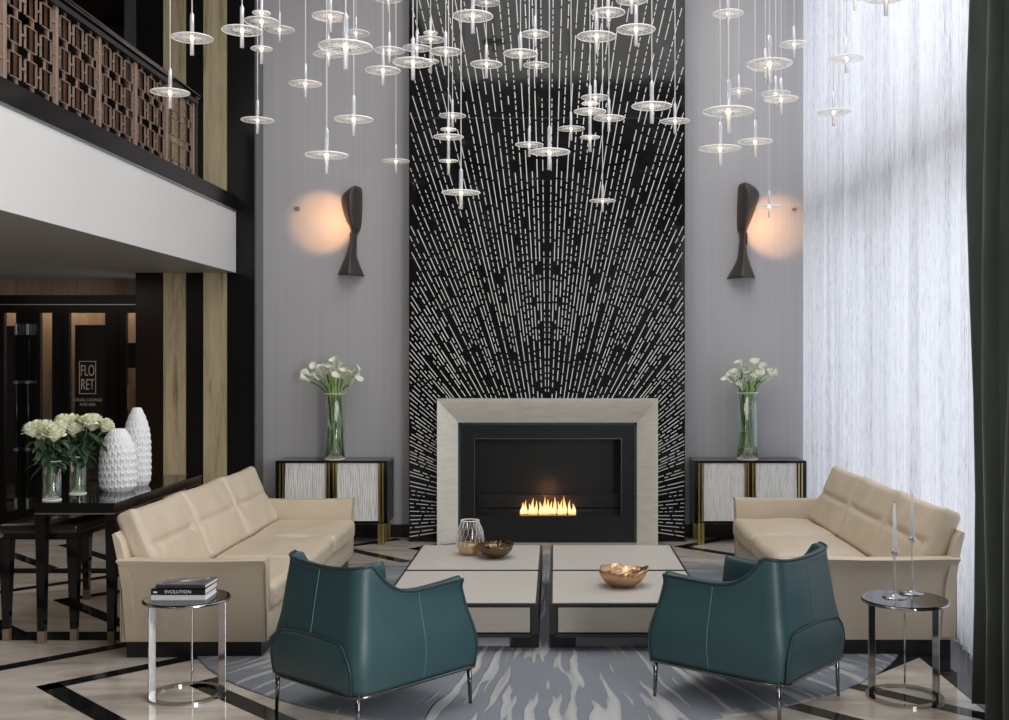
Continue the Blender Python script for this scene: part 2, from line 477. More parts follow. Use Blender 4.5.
while th < math.radians(113):
    deg = math.degrees(th)
    for sub in (0, 1):
        t_ = th + (math.radians(.95 if deg < 42 else (1.2 if deg < 76 else 1.7)) if sub else 0)
        w = rnd.uniform(.0075, .0095)
        r = .85 if not sub else (rnd.uniform(1.5, 2.3) if deg < 42 else (rnd.uniform(1.1, 1.6) if deg < 76 else rnd.uniform(.95,1.1)))
        long_ = rnd.random() < .5; r -= rnd.random()*.12
        while r < 6.4:
            if long_: L = rnd.choice((rnd.uniform(.16,.34), rnd.uniform(.10,.2), rnd.uniform(.025,.05)))
            else: L = rnd.choice((rnd.uniform(.022,.045), rnd.uniform(.03,.07), rnd.uniform(.05,.12)))
            gap = rnd.uniform(.016,.028)
            q = rnd.random()
            if q < .07: gap = rnd.uniform(.06,.14)
            elif q < .085 and r > 2.4: gap = rnd.uniform(.2,.5)
            dash(t_, r, r+L, w); r += L+gap
    th += math.radians((1.9 if deg < 42 else (2.4 if deg < 76 else 3.4)) * rnd.uniform(.93,1.07)); k += 1
obj('inlay_dashes', bm, M['inlay'], mw)

# baseboards
struct('baseboard_left', Box(-2.93, x0m, WY-.02, WY, 0, .13), M['black_satin'])
struct('baseboard_right', Box(x1m, 2.6, WY-.02, WY, 0, .13), M['black_satin'])

# window side: piers, mullions, panes and the outside slab edge seen through the sheer
bm = bmesh.new(); box(bm, 2.78, 2.98, 2.0, WY+.2, 0, .12); box(bm, 2.78, 2.98, 2.0, WY+.2, 6.1, ZC); box(bm, 2.78, 2.98, -2, 2.0, 0, ZC)
struct('wall_right', bm, M['wall'])
bm = bmesh.new(); box(bm, 2.80, 3.15, 2.0, WY, 3.08, 3.42); struct('trim_6', bm, mat('transom band', (.30,.28,.25), .6))
for i, (ya, yb) in enumerate(((2.0,4.2),(4.2,6.5),(6.5,8.8),(8.8,WY))):
    bm = bmesh.new()
    for y in (ya, yb-.05): box(bm, 2.84, 2.90, y, y+.05, .12, 6.1)
    wf = struct('window_%d' % (i+1), bm, M['black_frame'])
    obj('pane', Box(2.865, 2.871, ya+.05, yb-.05, .12, 6.1), M['window_glass'], wf)

# balcony
FX = -3.12
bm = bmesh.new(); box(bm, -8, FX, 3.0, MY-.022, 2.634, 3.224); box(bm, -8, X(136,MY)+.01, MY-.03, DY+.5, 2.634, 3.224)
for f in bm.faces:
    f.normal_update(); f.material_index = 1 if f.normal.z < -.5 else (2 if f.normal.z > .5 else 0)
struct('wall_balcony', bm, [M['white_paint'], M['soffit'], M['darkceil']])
struct('trim_7', Box(-3.30, FX+.012, 3.0, MY-.022, 3.226, 3.24), M['handle_steel'])
struct('trim_8', Box(-3.28, FX+.004, 3.0, MY-.022, 3.24, 3.385), M['black_panel'])
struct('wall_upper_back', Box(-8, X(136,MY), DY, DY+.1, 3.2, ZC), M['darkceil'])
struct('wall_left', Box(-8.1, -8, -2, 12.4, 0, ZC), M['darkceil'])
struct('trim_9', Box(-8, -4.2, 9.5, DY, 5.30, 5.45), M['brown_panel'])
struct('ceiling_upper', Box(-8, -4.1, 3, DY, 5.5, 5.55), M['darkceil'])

# railing
rl = thing('balcony_railing', 'bronze fretwork railing with black handrail along the white balcony edge', 'railing', (-3.2, 8, 3.385))
rx = -3.2
posts = [9.72-.668*i for i in range(8)]
def R(bm_): # shift geometry to railing local space
    bmesh.ops.translate(bm_, verts=bm_.verts, vec=(3.2,-8,-3.385)); return bm_
for y in posts:
    obj('post', R(Box(rx-.012, rx+.012, y-.02, y+.02, 3.385, 4.07, .003)), M['copper'], rl)
zt = 4.02
bm0 = None
for i in range(7):
    ya, yb = posts[i+1], posts[i]
    bm = bmesh.new(); bay = yb-ya; t_ = .0065
    def bar(y0, y1, z0, z1): box(bm, rx-.006, rx+.006, y0, y1, z0, z1)
    cols = [ya+bay*(.2+.3*c) for c in range(3)]; hw = .074
    for c in cols:
        for k in range(4):
            z1 = zt-.205*k; z0 = max(z1-.152, 3.386)
            bar(c-hw, c+hw, z1-t_, z1); bar(c-hw, c-hw+t_, z0, z1); bar(c+hw-t_, c+hw, z0, z1)
            if k < 3:
                bar(c-hw, c+hw, z0, z0+t_)
                o_ = -.02 if k % 2 else .025
                bar(c+o_-.005, c+o_+.005, z0-.053, z0)
            zm = (z0+z1)/2
            bar(c+hw, c+.3*bay-hw if c is not cols[-1] else yb, zm-.006, zm+.006)
            if c is cols[0]: bar(ya, c-hw, zm-.006, zm+.006)
    for c0 in cols:
        z1 = zt; bar(c0-.005, c0+.005, z1, 4.05)
    obj('fret_panel', R(bm), M['copper'], rl)
bm = bmesh.new(); box(bm, rx-.03, rx+.03, 4.9, 9.78, 4.05, 4.085); obj('top_rail', R(bm), M['black_satin'], rl)
bm = bmesh.new(); tube(bm, [(rx, y, 4.135) for y in (4.9, 7, 9.0, 9.85)], .032, 10, flat=.75); obj('handrail', R(bm), M['black_chrome'], rl)
bm = bmesh.new(); box(bm, rx-.02, rx+.02, 9.74, 9.79, 3.385, 4.12); obj('end_post', R(bm), M['black_satin'], rl)
# dark backing boards behind the fret leave the gaps dark (a second inner layer of dark slats)
bm = bmesh.new()
for i in range(7):
    ya = posts[i+1]
    for c in range(3):
        y = ya+.668*(.35+.3*c)
        box(bm, rx-.045, rx-.038, y-.006, y+.010, 3.385, 4.05)
        box(bm, rx-.045, rx-.038, ya+.668*(.2+.3*c)+.075, ya+.668*(.2+.3*c)+.098, 3.385, 4.05)
obj('inner_slats', R(bm), mat('brown bronze', (.13,.06,.03), .4, .5), rl)

# ---------------------------------------------------------------- far door wall under the balcony
bm = bmesh.new(); box(bm, -8, X(136,MY)+.02, DY+.35, DY+.45, 0, 2.634); struct('wall_far', bm, M['wood2'])  # wood behind the panes stands in for wood reflected in the glass
struct('trim_17', Box(-8, X(136,MY), DY, DY+.1, Z(295,DY), 2.634), M['wood2'])
struct('trim_10', Box(-8, X(136,MY), DY, DY+.1, Z(311,DY), Z(295,DY)), M['black_panel'])
struct('trim_11', Box(-8, X(136,MY), DY-.01, DY+.05, Z(305,DY), Z(304.2,DY)), M['handle_steel'])
def doorleaf(name, pa, pb, ga, gb, z1=Z(311,DY)):
    bm = bmesh.new(); xa, xb, xg, xh = X(pa,DY), X(pb,DY), X(ga,DY), X(gb,DY)
    box(bm, xa, xg, DY, DY+.06, 0, z1); box(bm, xh, xb, DY, DY+.06, 0, z1)
    box(bm, xg, xh, DY, DY+.06, 0, .18); box(bm, xg, xh, DY, DY+.06, z1-.02, z1)
    d = struct(name, bm, M['black_panel']); 
    obj('glass_pane', Box(xg, xh, DY+.025, DY+.031, .18, z1-.02), M['door_glass'], d); return d
d1 = doorleaf('door_1', -30, 22, 4, 16)
d2 = doorleaf('door_2', 22.6, 62, 40, 52)
d3 = doorleaf('door_3', 62.6, 118, 69, 105)
d4 = doorleaf('door_4', 118.6, 150, 126, 142)
bm = bmesh.new(); box(bm, X(-200,DY), X(-31,DY), DY, DY+.06, 0, Z(311,DY)); struct('trim_12', bm, M['black_panel'])
# solid boards behind the glass stand in for a reflected dark doorway
struct('reflection_board_1', Box(X(75,DY+.2), X(106,DY+.2), DY+.2, DY+.23, 0, Z(325,DY+.2)), M['black_panel'])
struct('reflection_board_2', Box(X(79,DY+.19), X(104,DY+.19), DY+.19, DY+.2, .3, Z(335,DY+.19)), M['brown_panel'])
struct('reflection_board_3', Box(X(-10,DY+.2), X(16,DY+.2), DY+.2, DY+.23, 0, Z(326,DY+.2)), M['black_panel'])
struct('reflection_board_4', Box(X(120,DY+.2), X(145,DY+.2), DY+.2, DY+.23, Z(368,DY+.2), Z(343,DY+.2)), M['black_panel'])
# sign lettering on the door glass
Yt = DY+.018
def frame_rect(pa, pb, ya, yb, t_=.008):
    bm = bmesh.new(); a, b, c, d = X(pa,Yt), X(pb,Yt), Z(yb,Yt), Z(ya,Yt)
    for q in ((a,b,d-t_,d),(a,b,c,c+t_),(a,a+t_,c,d),(b-t_,b,c,d)): box(bm, q[0], q[1], Yt-.001, Yt+.001, q[2], q[3])
    return bm
obj('sign_frame', frame_rect(79,96,361,394), M['letter'], d3)
RX = (PI/2,0,0)
text('sign_word', 'FLO', .165, (X(87.5,Yt), Yt, Z(371,Yt)), RX, M['letter'], d3, .52)
text('sign_word', 'RET', .165, (X(87.5,Yt), Yt, Z(385,Yt)), RX, M['letter'], d3, .52)
text('sign_line', 'SOCIAL LOUNGE', .043, (X(87.5,Yt), Yt, Z(400,Yt)), RX, M['letter'], d3, .92)
text('sign_line', 'AND BAR', .043, (X(87.5,Yt), Yt, Z(404.6,Yt)), RX, M['letter'], d3, .92)
for d, px in ((d1,17), (d2,28.5)):
    x = X(px,DY-.06); bm = bmesh.new(); tube(bm, [(x,DY-.07,Z(503,DY)), (x,DY-.07,Z(328,DY))], .016, 10)
    h = obj('pull_handle', bm, M['black_lacquer'], d)
    for a, b in ((324,335), (497,508)):
        bm = bmesh.new(); box(bm, x-.014, x+.014, DY-.09, DY, Z(b,DY), Z(a,DY), .004); obj('handle_cap', bm, M['handle_steel'], h)
    for a in (382, 449):
        bm = bmesh.new(); box(bm, x-.02, x+.02, DY-.09, DY, Z(a+1.5,DY), Z(a-1.5,DY), .003); obj('handle_knob', bm, M['handle_steel'], h)
bm = bmesh.new(); box(bm, X(129.3,DY), X(130.6,DY), DY-.05, DY-.03, Z(409,DY), Z(386,DY)); 
box(bm, X(129.3,DY), X(130.6,DY), DY-.03, DY, Z(390,DY), Z(388,DY)); box(bm, X(129.3,DY), X(130.6,DY), DY-.03, DY, Z(407,DY), Z(405,DY)); obj('brass_handle', bm, M['brass'], d4)

# ---------------------------------------------------------------- fireplace
SY, IY = 10.60, 10.72
ox0, ox1, oz1 = X(437,SY), X(658,SY), Z(399,SY)
ix0, ix1, iz1 = X(458,IY), X(637,IY), Z(422.5,IY)
fp = thing('fireplace', 'wide linear gas fireplace with a splayed pale stone surround on the black mural wall', 'fireplace', ((ox0+ox1)/2, SY, 0))
fo = fp.location
def L(bm_): bmesh.ops.translate(bm_, verts=bm_.verts, vec=(-fo.x,-fo.y,0)); return bm_
def splay(pa, pb, pc, pd):
    return [pa, pb, pc, pd]
fl = .012
def surround_piece(poly_front):      # four corners: outer a, outer b, inner b, inner a
    bm = bmesh.new(); (oa, ob, ib, ia) = poly_front
    rows = []
    for P0, P1 in ((oa, ia), (ob, ib)):
        row = []
        n_ = 8
        row.append((P0[0], MY-.001, P0[1])); 
        for i in range(n_+1):
            t_ = i/n_; x = P0[0]+(P1[0]-P0[0])*t_; z = P0[1]+(P1[1]-P0[1])*t_
            y = SY + (IY-SY)*max(0,(t_-.03)/.97)**1.15
            row.append((x,y,z))
        row.append((P1[0], MY-.001, P1[1])); rows.append(row)
    grid(bm, rows, smooth=False); bmesh.ops.recalc_face_normals(bm, faces=bm.faces); return bm
for nm, pl in (('surround_side', ((ox0,0),(ox0,oz1),(ix0,iz1),(ix0,0))), ('surround_lintel', ((ox0,oz1),(ox1,oz1),(ix1,iz1),(ix0,iz1))), ('surround_side', ((ox1,oz1),(ox1,0),(ix1,0),(ix1,iz1)))):
    o = obj(nm, L(surround_piece(pl)), M['limestone'], fp)
px0, px1, pz0, pz1 = X(475,IY), X(621,IY), Z(516,IY), Z(439,IY)
bm = bmesh.new()
for a in ((ix0,px0,0,iz1),(px1,ix1,0,iz1),(px0,px1,pz1,iz1),(px0,px1,0,pz0)): box(bm, a[0], a[1], IY+.01, MY-.001, a[2], a[3])
obj('marble_slip', L(bm), M['slip'], fp)
bm = bmesh.new()
for a in ((ix0,ix0+.025,0,iz1),(ix1-.025,ix1,0,iz1),(ix0,ix1,iz1-.025,iz1)): box(bm, a[0], a[1], IY, IY+.02, a[2], a[3])
obj('slip_edge', L(bm), M['slip_edge'], fp)
bm = bmesh.new(); t_ = .007
for a in ((px0-t_,px0,pz0,pz1),(px1,px1+t_,pz0,pz1),(px0-t_,px1+t_,pz1,pz1+t_)): box(bm, a[0], a[1], IY+.002, IY+.012, a[2], a[3])
obj('opening_trim', L(bm), mat('trim line', (.12,.12,.12), .3, .5), fp)
bm = bmesh.new()
box(bm, px0-.01, px1+.01, WY-.02, WY-.01, pz0-.01, pz1+.01); box(bm, px0-.015, px0-.005, IY+.06, WY-.02, pz0, pz1); box(bm, px1+.005, px1+.015, IY+.06, WY-.02, pz0, pz1)
box(bm, px0, px1, IY+.06, WY-.02, pz1, pz1+.008); box(bm, px0, px1, IY+.06, WY-.02, pz0-.008, pz0); obj('firebox', L(bm), M['firebox'], fp)
bm = bmesh.new(); box(bm, px0, px1, 10.93, 11.02, pz0, Z(509,10.95)); box(bm, px0, px1, 10.98, 11.02, Z(507,10.98), Z(495,10.98)); obj('rear_ledge', L(bm), M['ledge'], fp)
bm = bmesh.new(); bx0, bx1 = X(519,10.84), X(576,10.84); zb = Z(514.5,10.84)
box(bm, bx0, bx1, 10.80, 10.88, pz0, zb-.012); obj('burner', L(bm), M['black_frame'], fp)
bm = bmesh.new(); box(bm, bx0-.01, bx1+.01, 10.79, 10.89, zb-.012, zb, .003); obj('burner_rim', L(bm), M['copper'], fp)
bm = bmesh.new(); rf = random.Random(5)
hs = [.11,.13,.10,.15,.13,.12,.17,.14,.12,.16,.12,.14,.17,.13,.10]
for i, h in enumerate(hs):
    x = bx0+.03+(bx1-bx0-.06)*i/(len(hs)-1)+rf.uniform(-.008,.008); y = 10.84+rf.uniform(-.012,.012); r = rf.uniform(.017,.026)
    ph = rf.uniform(0,6)
    pts = [(x+.012*math.sin(ph+t*3.5)*t, y, zb-.004+h*1.12*t) for t in [k/8 for k in range(9)]]
    tube(bm, pts, [r*a for a in (.75,1,.98,.86,.68,.5,.33,.17,.03)], 8)
obj('flames', L(bm), M['flame'], fp)
obj('glass_screen', L(Box(px0, px1, IY+.045, IY+.049, pz0, Z(495,IY+.05))), M['screen'], fp)

# ---------------------------------------------------------------- sconces
def sconce(name, label, Lp, Rp, ridge, flip):
    Yw = 10.95; n = len(Lp)
    x_c = X(sum(p[0] for p in Lp)/n/2+sum(p[0] for p in Rp)/n/2, Yw); z_c = Z(232,Yw)
    t = thing(name, label, 'lamp', (x_c, WY, z_c))
    def interp(A, k, N):
        u = k/N*(len(A)-1); i = min(int(u), len(A)-2); f = u-i
        p0, p1, p2, p3 = A[max(i-1,0)], A[i], A[i+1], A[min(i+2,len(A)-1)]
        return [.5*((2*p1[j])+(-p0[j]+p2[j])*f+(2*p0[j]-5*p1[j]+4*p2[j]-p3[j])*f*f+(-p0[j]+3*p1[j]-3*p2[j]+p3[j])*f**3) for j in (0,1)]
    rows = []; N = 48
    for k in range(N+1):
        l = interp(Lp,k,N); r = interp(Rp,k,N); rg = ridge[0]+(ridge[1]-ridge[0])*min(1,k/N*1.6)
        w = abs(r[0]-l[0]); depth = .06+.0042*w*(1.2 if k < N*.55 else .8)
        row = []
        for j in range(13):
            v = j/12; px = l[0]+(r[0]-l[0])*v; py = l[1]+(r[1]-l[1])*v
            # a crease at rg, edges fall back toward the wall
            d = v/rg if v < rg else (1-v)/(1-rg)
            d = max(0,d)**.8
            row.append(Vector((X(px,Yw)-x_c, -.035-depth*d, Z(py,Yw)-z_c)))
        rows.append(row)
    bm = bmesh.new(); grid(bm, rows); bmesh.ops.recalc_face_normals(bm, faces=bm.faces)
    o = obj('shade', bm, M['sconce'], t, True)
    s = o.modifiers.new('s','SOLIDIFY'); s.thickness = .012; s.offset = 0
    bm = bmesh.new(); box(bm, -.03, .03, -.06, 0, -.12, .0, .005); obj('wall_mount', bm, M['black_satin'], t)
    bm = bmesh.new(); tube(bm, [(0,-.05,.02),(0,-.05,.14)], .012, 8); obj('bulb', bm, m_emit('sconce bulb',(1,.62,.35),3), t)
    return t
def cv(pts, ox, oy, s): return [(ox+x/s, oy+y/s) for x, y in pts]
s1 = 5.144
sconce('wall_sconce', 'dark bronze sculptural hourglass sconce on the wall left of the mural',
   cv([(438,133),(400,148),(366,185),(368,240),(388,305),(412,360),(402,430),(386,490),(345,588)],270,160,s1),
   cv([(442,133),(462,142),(467,180),(466,260),(459,345),(440,385),(438,440),(440,500),(478,597)],270,160,s1), (.55,.5), False)
sconce('wall_sconce', 'dark bronze sculptural hourglass sconce on the wall right of the mural',
   cv([(430,118),(413,128),(408,180),(405,270),(405,350),(418,385),(413,450),(402,515),(350,610)],660,160,s1),
   cv([(440,118),(480,128),(513,168),(500,230),(470,310),(447,372),(448,440),(458,505),(494,605)],660,160,s1), (.3,.5), True)
k1 = Box(-.02,.02,-.03,0,-.02,.02,.006); tag(obj('wall_sensor', k1, M['knob'], loc=P(298,209,WY)), 'small dark wall sensor on the grey wall left of the left sconce', 'sensor')
k2 = Box(-.02,.02,-.03,0,-.012,.012,.006); tag(obj('wall_sensor', k2, M['knob'], loc=P(794,209.5,WY)), 'small dark wall sensor on the grey wall beside the sheer curtain', 'sensor')

# ---------------------------------------------------------------- credenzas
CYF = 10.60
def credenza():
    t = thing('credenza', 'black credenza with white relief doors behind the left sofa', 'cabinet', (0,0,0), 0, 'pair of credenzas')
    w, d, z0, z1 = .54, .42, .205, .81
    bm = bmesh.new(); box(bm, -w, w, 0, d, z1-.022, z1, .003); box(bm, -w, w, .0, d, z0, z0+.02, .003)
    box(bm, -w, -w+.035, 0, d, z0, z1-.02); box(bm, w-.035, w, 0, d, z0, z1-.02); box(bm, -w, w, .05, d, z0+.02, z1-.02)
    box(bm, -.014, .014, 0, .05, z0, z1-.02)
    obj('body', bm, M['black_lacquer'], t)
    for sg in (-1,1):
        a, b = sorted((sg*.055, sg*(w-.09)))
        # carved wavy relief door
        rr = random.Random(11+sg); N = 56; Mz = 26; rows = []
        ph = [rr.uniform(0,6) for _ in range(N+1)]
        for i in range(N+1):
            x = a+(b-a)*i/N; row = []
            for j in range(Mz+1):
                z = z0+.022+(z1-z0-.046)*j/Mz
                xx = x+.005*math.sin(z*22+i*.35)
                y = .012+.0045*math.sin(i*1.95+1.1*math.sin(z*14+ph[i//4]))
                row.append((x, y, z))
            rows.append(row)
        bm = bmesh.new(); grid(bm, rows); bmesh.ops.recalc_face_normals(bm, faces=bm.faces)
        dr = obj('door', bm, M['relief'], t, True)
        for q in (.022, .046) :
            x = sg*q+(0 if sg > 0 else 0)
            obj('brass_strip', Box(x-.006, x+.006, -.012, .03, z0+.01, z1-.024), M['brass'], t)
        for q in (w-.045, w-.075):
            x = sg*q; obj('brass_strip', Box(x-.007, x+.007, -.012, .03, z0+.01, z1-.024), M['brass'], t)
        for yy in (0., d-.04):
            bm = bmesh.new()
            for q in (w-.045, w-.08):
                x = sg*q; box(bm, x-.014, x+.014, yy-.01, yy+.03, 0, z0, .003)
            obj('leg', bm, M['brass'], t)
    return t
cr = credenza(); cr.location = ((X(276,CYF)+X(387,CYF))/2, CYF, 0)
dup(cr, ((X(694,CYF)+X(807,CYF))/2, CYF, 0), 0, 'black credenza with white relief doors behind the right sofa, beside the curtain')

# ---------------------------------------------------------------- sofas
def make_sofa():
    t = thing('sofa', 'cream leather three-seat sofa on the left, in front of the black console table', 'sofa', (0,0,0), 0, 'pair of cream sofas')
    HL = 1.45
    obj('plinth', Box(-.41, .40, -HL+.06, HL-.06, 0, .11), M['black_satin'], t)
    bm = bmesh.new(); box(bm, -.40, .445, -HL+.07, HL-.07, .10, .275, .03, 3); smooth_angle(obj('base', bm, M['sofa'], t))
    for sg in (-1, 1):
        # arm slab with flared top flange
        prof = [(0,.10),(0,.3),(.002,.48),(.012,.55),(.045,.585),(.05,.597),(.03,.602),(-.055,.60),(-.065,.585),(-.06,.4),(-.06,.10)]
        bm = bmesh.new(); rows = []
        nx = 18
        for i in range(nx+1):
            u = i/nx; x = -.43+.865*u; lift = .010*math.sin(u*PI)*-1
            flare = 1+.5*(abs(u-.5)*2)**6
            row = []
            for (o_, z) in prof:
                zz = z+(lift if z > .5 else 0); xx = x*(1+.02*(z > .57)) 
                if z > .5 and o_ > .01: o2 = o_*flare
                else: o2 = o_
                row.append((xx, sg*(HL-.04+o2), zz))
            rows.append(row)
        V = grid(bm, rows)
        for R_ in (V[0], V[-1]):
            try: bm.faces.new(R_)
            except ValueError: pass
        bm.faces.new([V[i][0] for i in range(nx+1)]+[V[i][-1] for i in range(nx,-1,-1)])
        bmesh.ops.recalc_face_normals(bm, faces=bm.faces)
        a = smooth_angle(obj('arm', bm, M['sofa'], t), 50)
        bm = bmesh.new(); tube(bm, [(.437, sg*(HL-.04+(.005 if z < .5 else .02)), z) for z in (.1,.3,.5,.56,.59)], .006, 6)
        obj('arm_piping', bm, M['sofa_pipe'], a)
        for q in (((.437,-.10,.59)), ((-.437,-.04,.56))):
            bm = bmesh.new(); tube(bm, [(q[0], sg*(HL+q[1]), z) for z in (.1,.3,.5,q[2])], .005, 6); obj('arm_piping', bm, M['sofa_pipe'], a)
    # back slab leaning
    bm = bmesh.new(); rows = []
    for s_ in (-1,1):
        rows.append([(x, s_*(HL-.02), z) for x, z in ((-.34,.12),(-.37,.45),(-.43,.70),(-.465,.755),(-.482,.745),(-.455,.62),(-.42,.40),(-.40,.12))])
    V = grid(bm, rows); bm.faces.new(V[0]); bm.faces.new(V[1][::-1])
    bm.faces.new((V[0][0],V[0][-1],V[1][-1],V[1][0])); bmesh.ops.recalc_face_normals(bm, faces=bm.faces)
    smooth_angle(obj('back_panel', bm, M['sofa'], t), 35)
    cw = (2*HL-.20)/3
    for i in range(3):
        y = (i-1)*cw; rr = random.Random(20+i)
        def fs(q, p, i=i, y=y):
            # soft wrinkles and a puffy front lip
            if p[2] > 0: q.z += .007*math.sin(q.x*14+i)*math.sin(q.y*6+2*i) + .012*(1-p[0]**2)*(1-p[1]**2) - .010*math.exp(-((q.x+.02)/.018)**2)*(1 if abs(p[1]) < .75 else 0)
            if p[0] > .5: q.x += .012*(1-p[1]**2)
            return q
        bm = bmesh.new(); pillow(bm, .335, cw/2-.004, .082, .05, Matrix.Translation((.135, y, .352)), .06, fs, 28)
        c_ = obj('seat_cushion', bm, M['sofa'], t, True)
        bm = bmesh.new(); ys = [y-cw/2+.03+(cw-.06)*k/16 for k in range(17)]
        tube(bm, [(.467+.010*(1-((q-y)/(cw/2))**2), q, .352) for q in ys], .004, 6); obj('seat_piping', bm, M['sofa_pipe'], c_)
        th = math.radians(24)
        def fb(q, p, i=i):
            # local: x along sofa(y), y up, z outward(front)
            if p[2] > 0:
                q.z -= .034*math.exp(-((q.y-.01)/.018)**2)*(1-abs(p[0])**4)*(1 if abs(p[0]) < .97 else 0)
                q.z += .006*math.sin(q.x*17+i*2)*math.sin(q.y*13+1)
                q.z -= .012*math.exp(-((abs(p[0])-.72)/.05)**2)*math.exp(-((q.y+.01)/.06)**2)
            q.y += .018*abs(p[0])**5*(1 if q.y > 0 else 0)
            q.z *= 1+.12*(-p[1])*.6
            return q
        # build basis: local x->Y, local y->up tilted, local z->front
        upv = Vector((-math.sin(th),0,math.cos(th))); fr = Vector((math.cos(th),0,math.sin(th)))
        Mx = Matrix(((0,upv.x,fr.x,0),(1,0,0,0),(0,upv.z,fr.z,0),(0,0,0,1)))
        cpos = Vector((-.290,y,.648))-fr*.058
        Mx = Matrix.Translation(cpos) @ Mx
        bm = bmesh.new(); pillow(bm, cw/2-.005, .255, .072, .045, Mx, .32, fb, 44)
        b_ = obj('back_cushion', bm, M['sofa'], t, True)
    return t
sf = make_sofa(); sf.location = (-2.165, 8.0, 0)
dup(sf, (1.985, 8.05, 0), PI, 'cream leather three-seat sofa on the right, in front of the sheer curtain')

# ---------------------------------------------------------------- armchairs
def make_chair():
    t = thing('armchair', 'teal leather armchair seen from behind, nearer the left sofa', 'armchair', (0,0,0), 0, 'pair of teal armchairs')
    B, Fr, W, rc = .395, .380, .352, .085
    ZB = .212
    # plan path, parameter 0..1 from front of +Y side round the back to front of -Y side
    segs = []
    side = (B-rc)+Fr; arc = rc*PI/2; back = 2*(W-rc)
    tot = 2*side+2*arc+back
    def plan(u):
        s = u*tot
        if s <= side: return Vector((Fr-s, W, 0)), Vector((0,1,0)), ('s', s/side)
        s -= side
        if s <= arc:
            a = s/rc; c = Vector((-(B-rc), W-rc, 0)); d = Vector((-math.sin(a), math.cos(a), 0)); return c+d*rc, d, ('c', a)
        s -= arc
        if s <= back: return Vector((-B, W-rc-s, 0)), Vector((-1,0,0)), ('b', s/back)
        s -= back
        if s <= arc:
            a = s/rc; c = Vector((-(B-rc), -(W-rc), 0)); d = Vector((-math.cos(a), -math.sin(a), 0)); return c+d*rc, d, ('c', a)
        s -= arc
        return Vector((-(B-rc)+s, -W, 0)), Vector((0,-1,0)), ('s', 1-s/side)
    def top(u):
        s = min(u, 1-u)*tot           # distance from the front edge
        if s > side:
            e = min(1, (s-side)/(tot/2-side)); return .782+.030*(1-e)**2
        f = s/side                     # 0 front .. 1 back corner
        lo = .652+.010*(1-min(1,f/.5))**1.3
        k = max(0, min(1, (f-.50)/.50)); k = k**2.7
        return lo+(.812-lo)*k
    def pt(u, v, off=0.):
        p, n, info = plan(u); zt_ = top(u); z = ZB+(zt_-ZB)*v
        h = (z-ZB)/.6
        # belly low down, taper toward the top
        k = 1+.030*math.sin(min(1,h/.5)*PI)*(1 if h < .5 else 0) - .195*max(0,h-.18)**1.15
        q = Vector((p.x*k, p.y*k, z))
        if q.x > 0: q.x -= .075*max(0,h-.12)*(q.x/Fr)
        if info[0] == 's': q += n*.018*math.sin(PI*min(1,info[1]))*math.sin(PI*min(1,v))
        if info[0] == 'b': q += n*.012*math.sin(PI*info[1])*math.sin(PI*v)
        fl_ = max(0,(v-.90)/.10); q += n*(.012 if info[0] == 's' else .004)*fl_*fl_
        if info[0] == 's':             # the front ends lean forward/out a bit at the flange
            fr_ = max(0,1-info[1]/.15); q += Vector((.006,0,0))*fl_*fr_+n*.010*fr_*fl_
            q.x -= .02*fr_*max(0,(.35-v))
        return q+n*off
    NU, NV = 90, 22
    bm = bmesh.new(); grid(bm, [[pt(i/NU, j/NV) for j in range(NV+1)] for i in range(NU+1)])
    bmesh.ops.recalc_face_normals(bm, faces=bm.faces)
    c_ = sum((f.normal.dot(Vector((f.calc_center_median().x, f.calc_center_median().y, 0))) for f in bm.faces))
    if c_ < 0: bmesh.ops.reverse_faces(bm, faces=bm.faces)
    o = obj('shell', bm, M['teal'], t, True); sm = o.modifiers.new('s','SOLIDIFY'); sm.thickness = .04; sm.offset = -1
    bm = bmesh.new()
    path = [pt(0, j/NV, -.002) for j in range(NV+1)]+[pt(i/NU, 1, .000) for i in range(1,NU)]+[pt(1, j/NV, -.002) for j in range(NV,-1,-1)]
    tube(bm, path, .0075, 8); obj('edge_piping', bm, M['teal_pipe'], o, True)
    # stitched seams: one on each side, one down the back
    us = .245
    for uu in (us*.68, .5, 1-us*.68):
        bm = bmesh.new(); v1 = .97
        v0 = .42 if uu == .5 else .02
        tube(bm, [pt(uu, v0+(v1-v0)*k/20, .001) for k in range(21)], .0022, 6); obj('seam', bm, M['teal_stitch'], o, True)
    # lower back panel
    ua, ub = (side+arc*.70)/tot, 1-(side+arc*.70)/tot
    bm = bmesh.new(); rows = []; edge = []
    NP = 44
    for i in range(NP+1):
        e = i/NP; u = ua+(ub-ua)*e; d = min(e,1-e)
        zt_ = .435+.025*math.sin(PI*e) - (.11*(1-min(1,d/.14))**2.6)
        vt = (zt_-ZB)/(top(u)-ZB)
        rows.append([pt(u, .0+vt*j/8, .010) for j in range(9)]); edge.append(pt(u, vt, .009))
    grid(bm, rows); bmesh.ops.recalc_face_normals(bm, faces=bm.faces)
    if sum((f.normal.dot(Vector((f.calc_center_median().x, f.calc_center_median().y, 0))) for f in bm.faces)) < 0: bmesh.ops.reverse_faces(bm, faces=bm.faces)
    pn = obj('lower_back_panel', bm, M['teal'], t, True); sm = pn.modifiers.new('s','SOLIDIFY'); sm.thickness = .010; sm.offset = -1
    bm = bmesh.new(); tube(bm, [rows[0][j] for j in range(8)]+edge+[rows[-1][j] for j in range(7,-1,-1)], .006, 8); obj('panel_piping', bm, M['teal_pipe'], pn, True)
    # seat, inner back
    bm = bmesh.new(); pillow(bm, .36, .285, .085, .05, Matrix.Translation((.03,0,.345)), .15); obj('seat_cushion', bm, M['teal_in'], t, True)
    bm = bmesh.new(); Mx = Matrix.Translation((-.245,0,.52)) @ Matrix.Rotation(math.radians(-80),4,'Y')
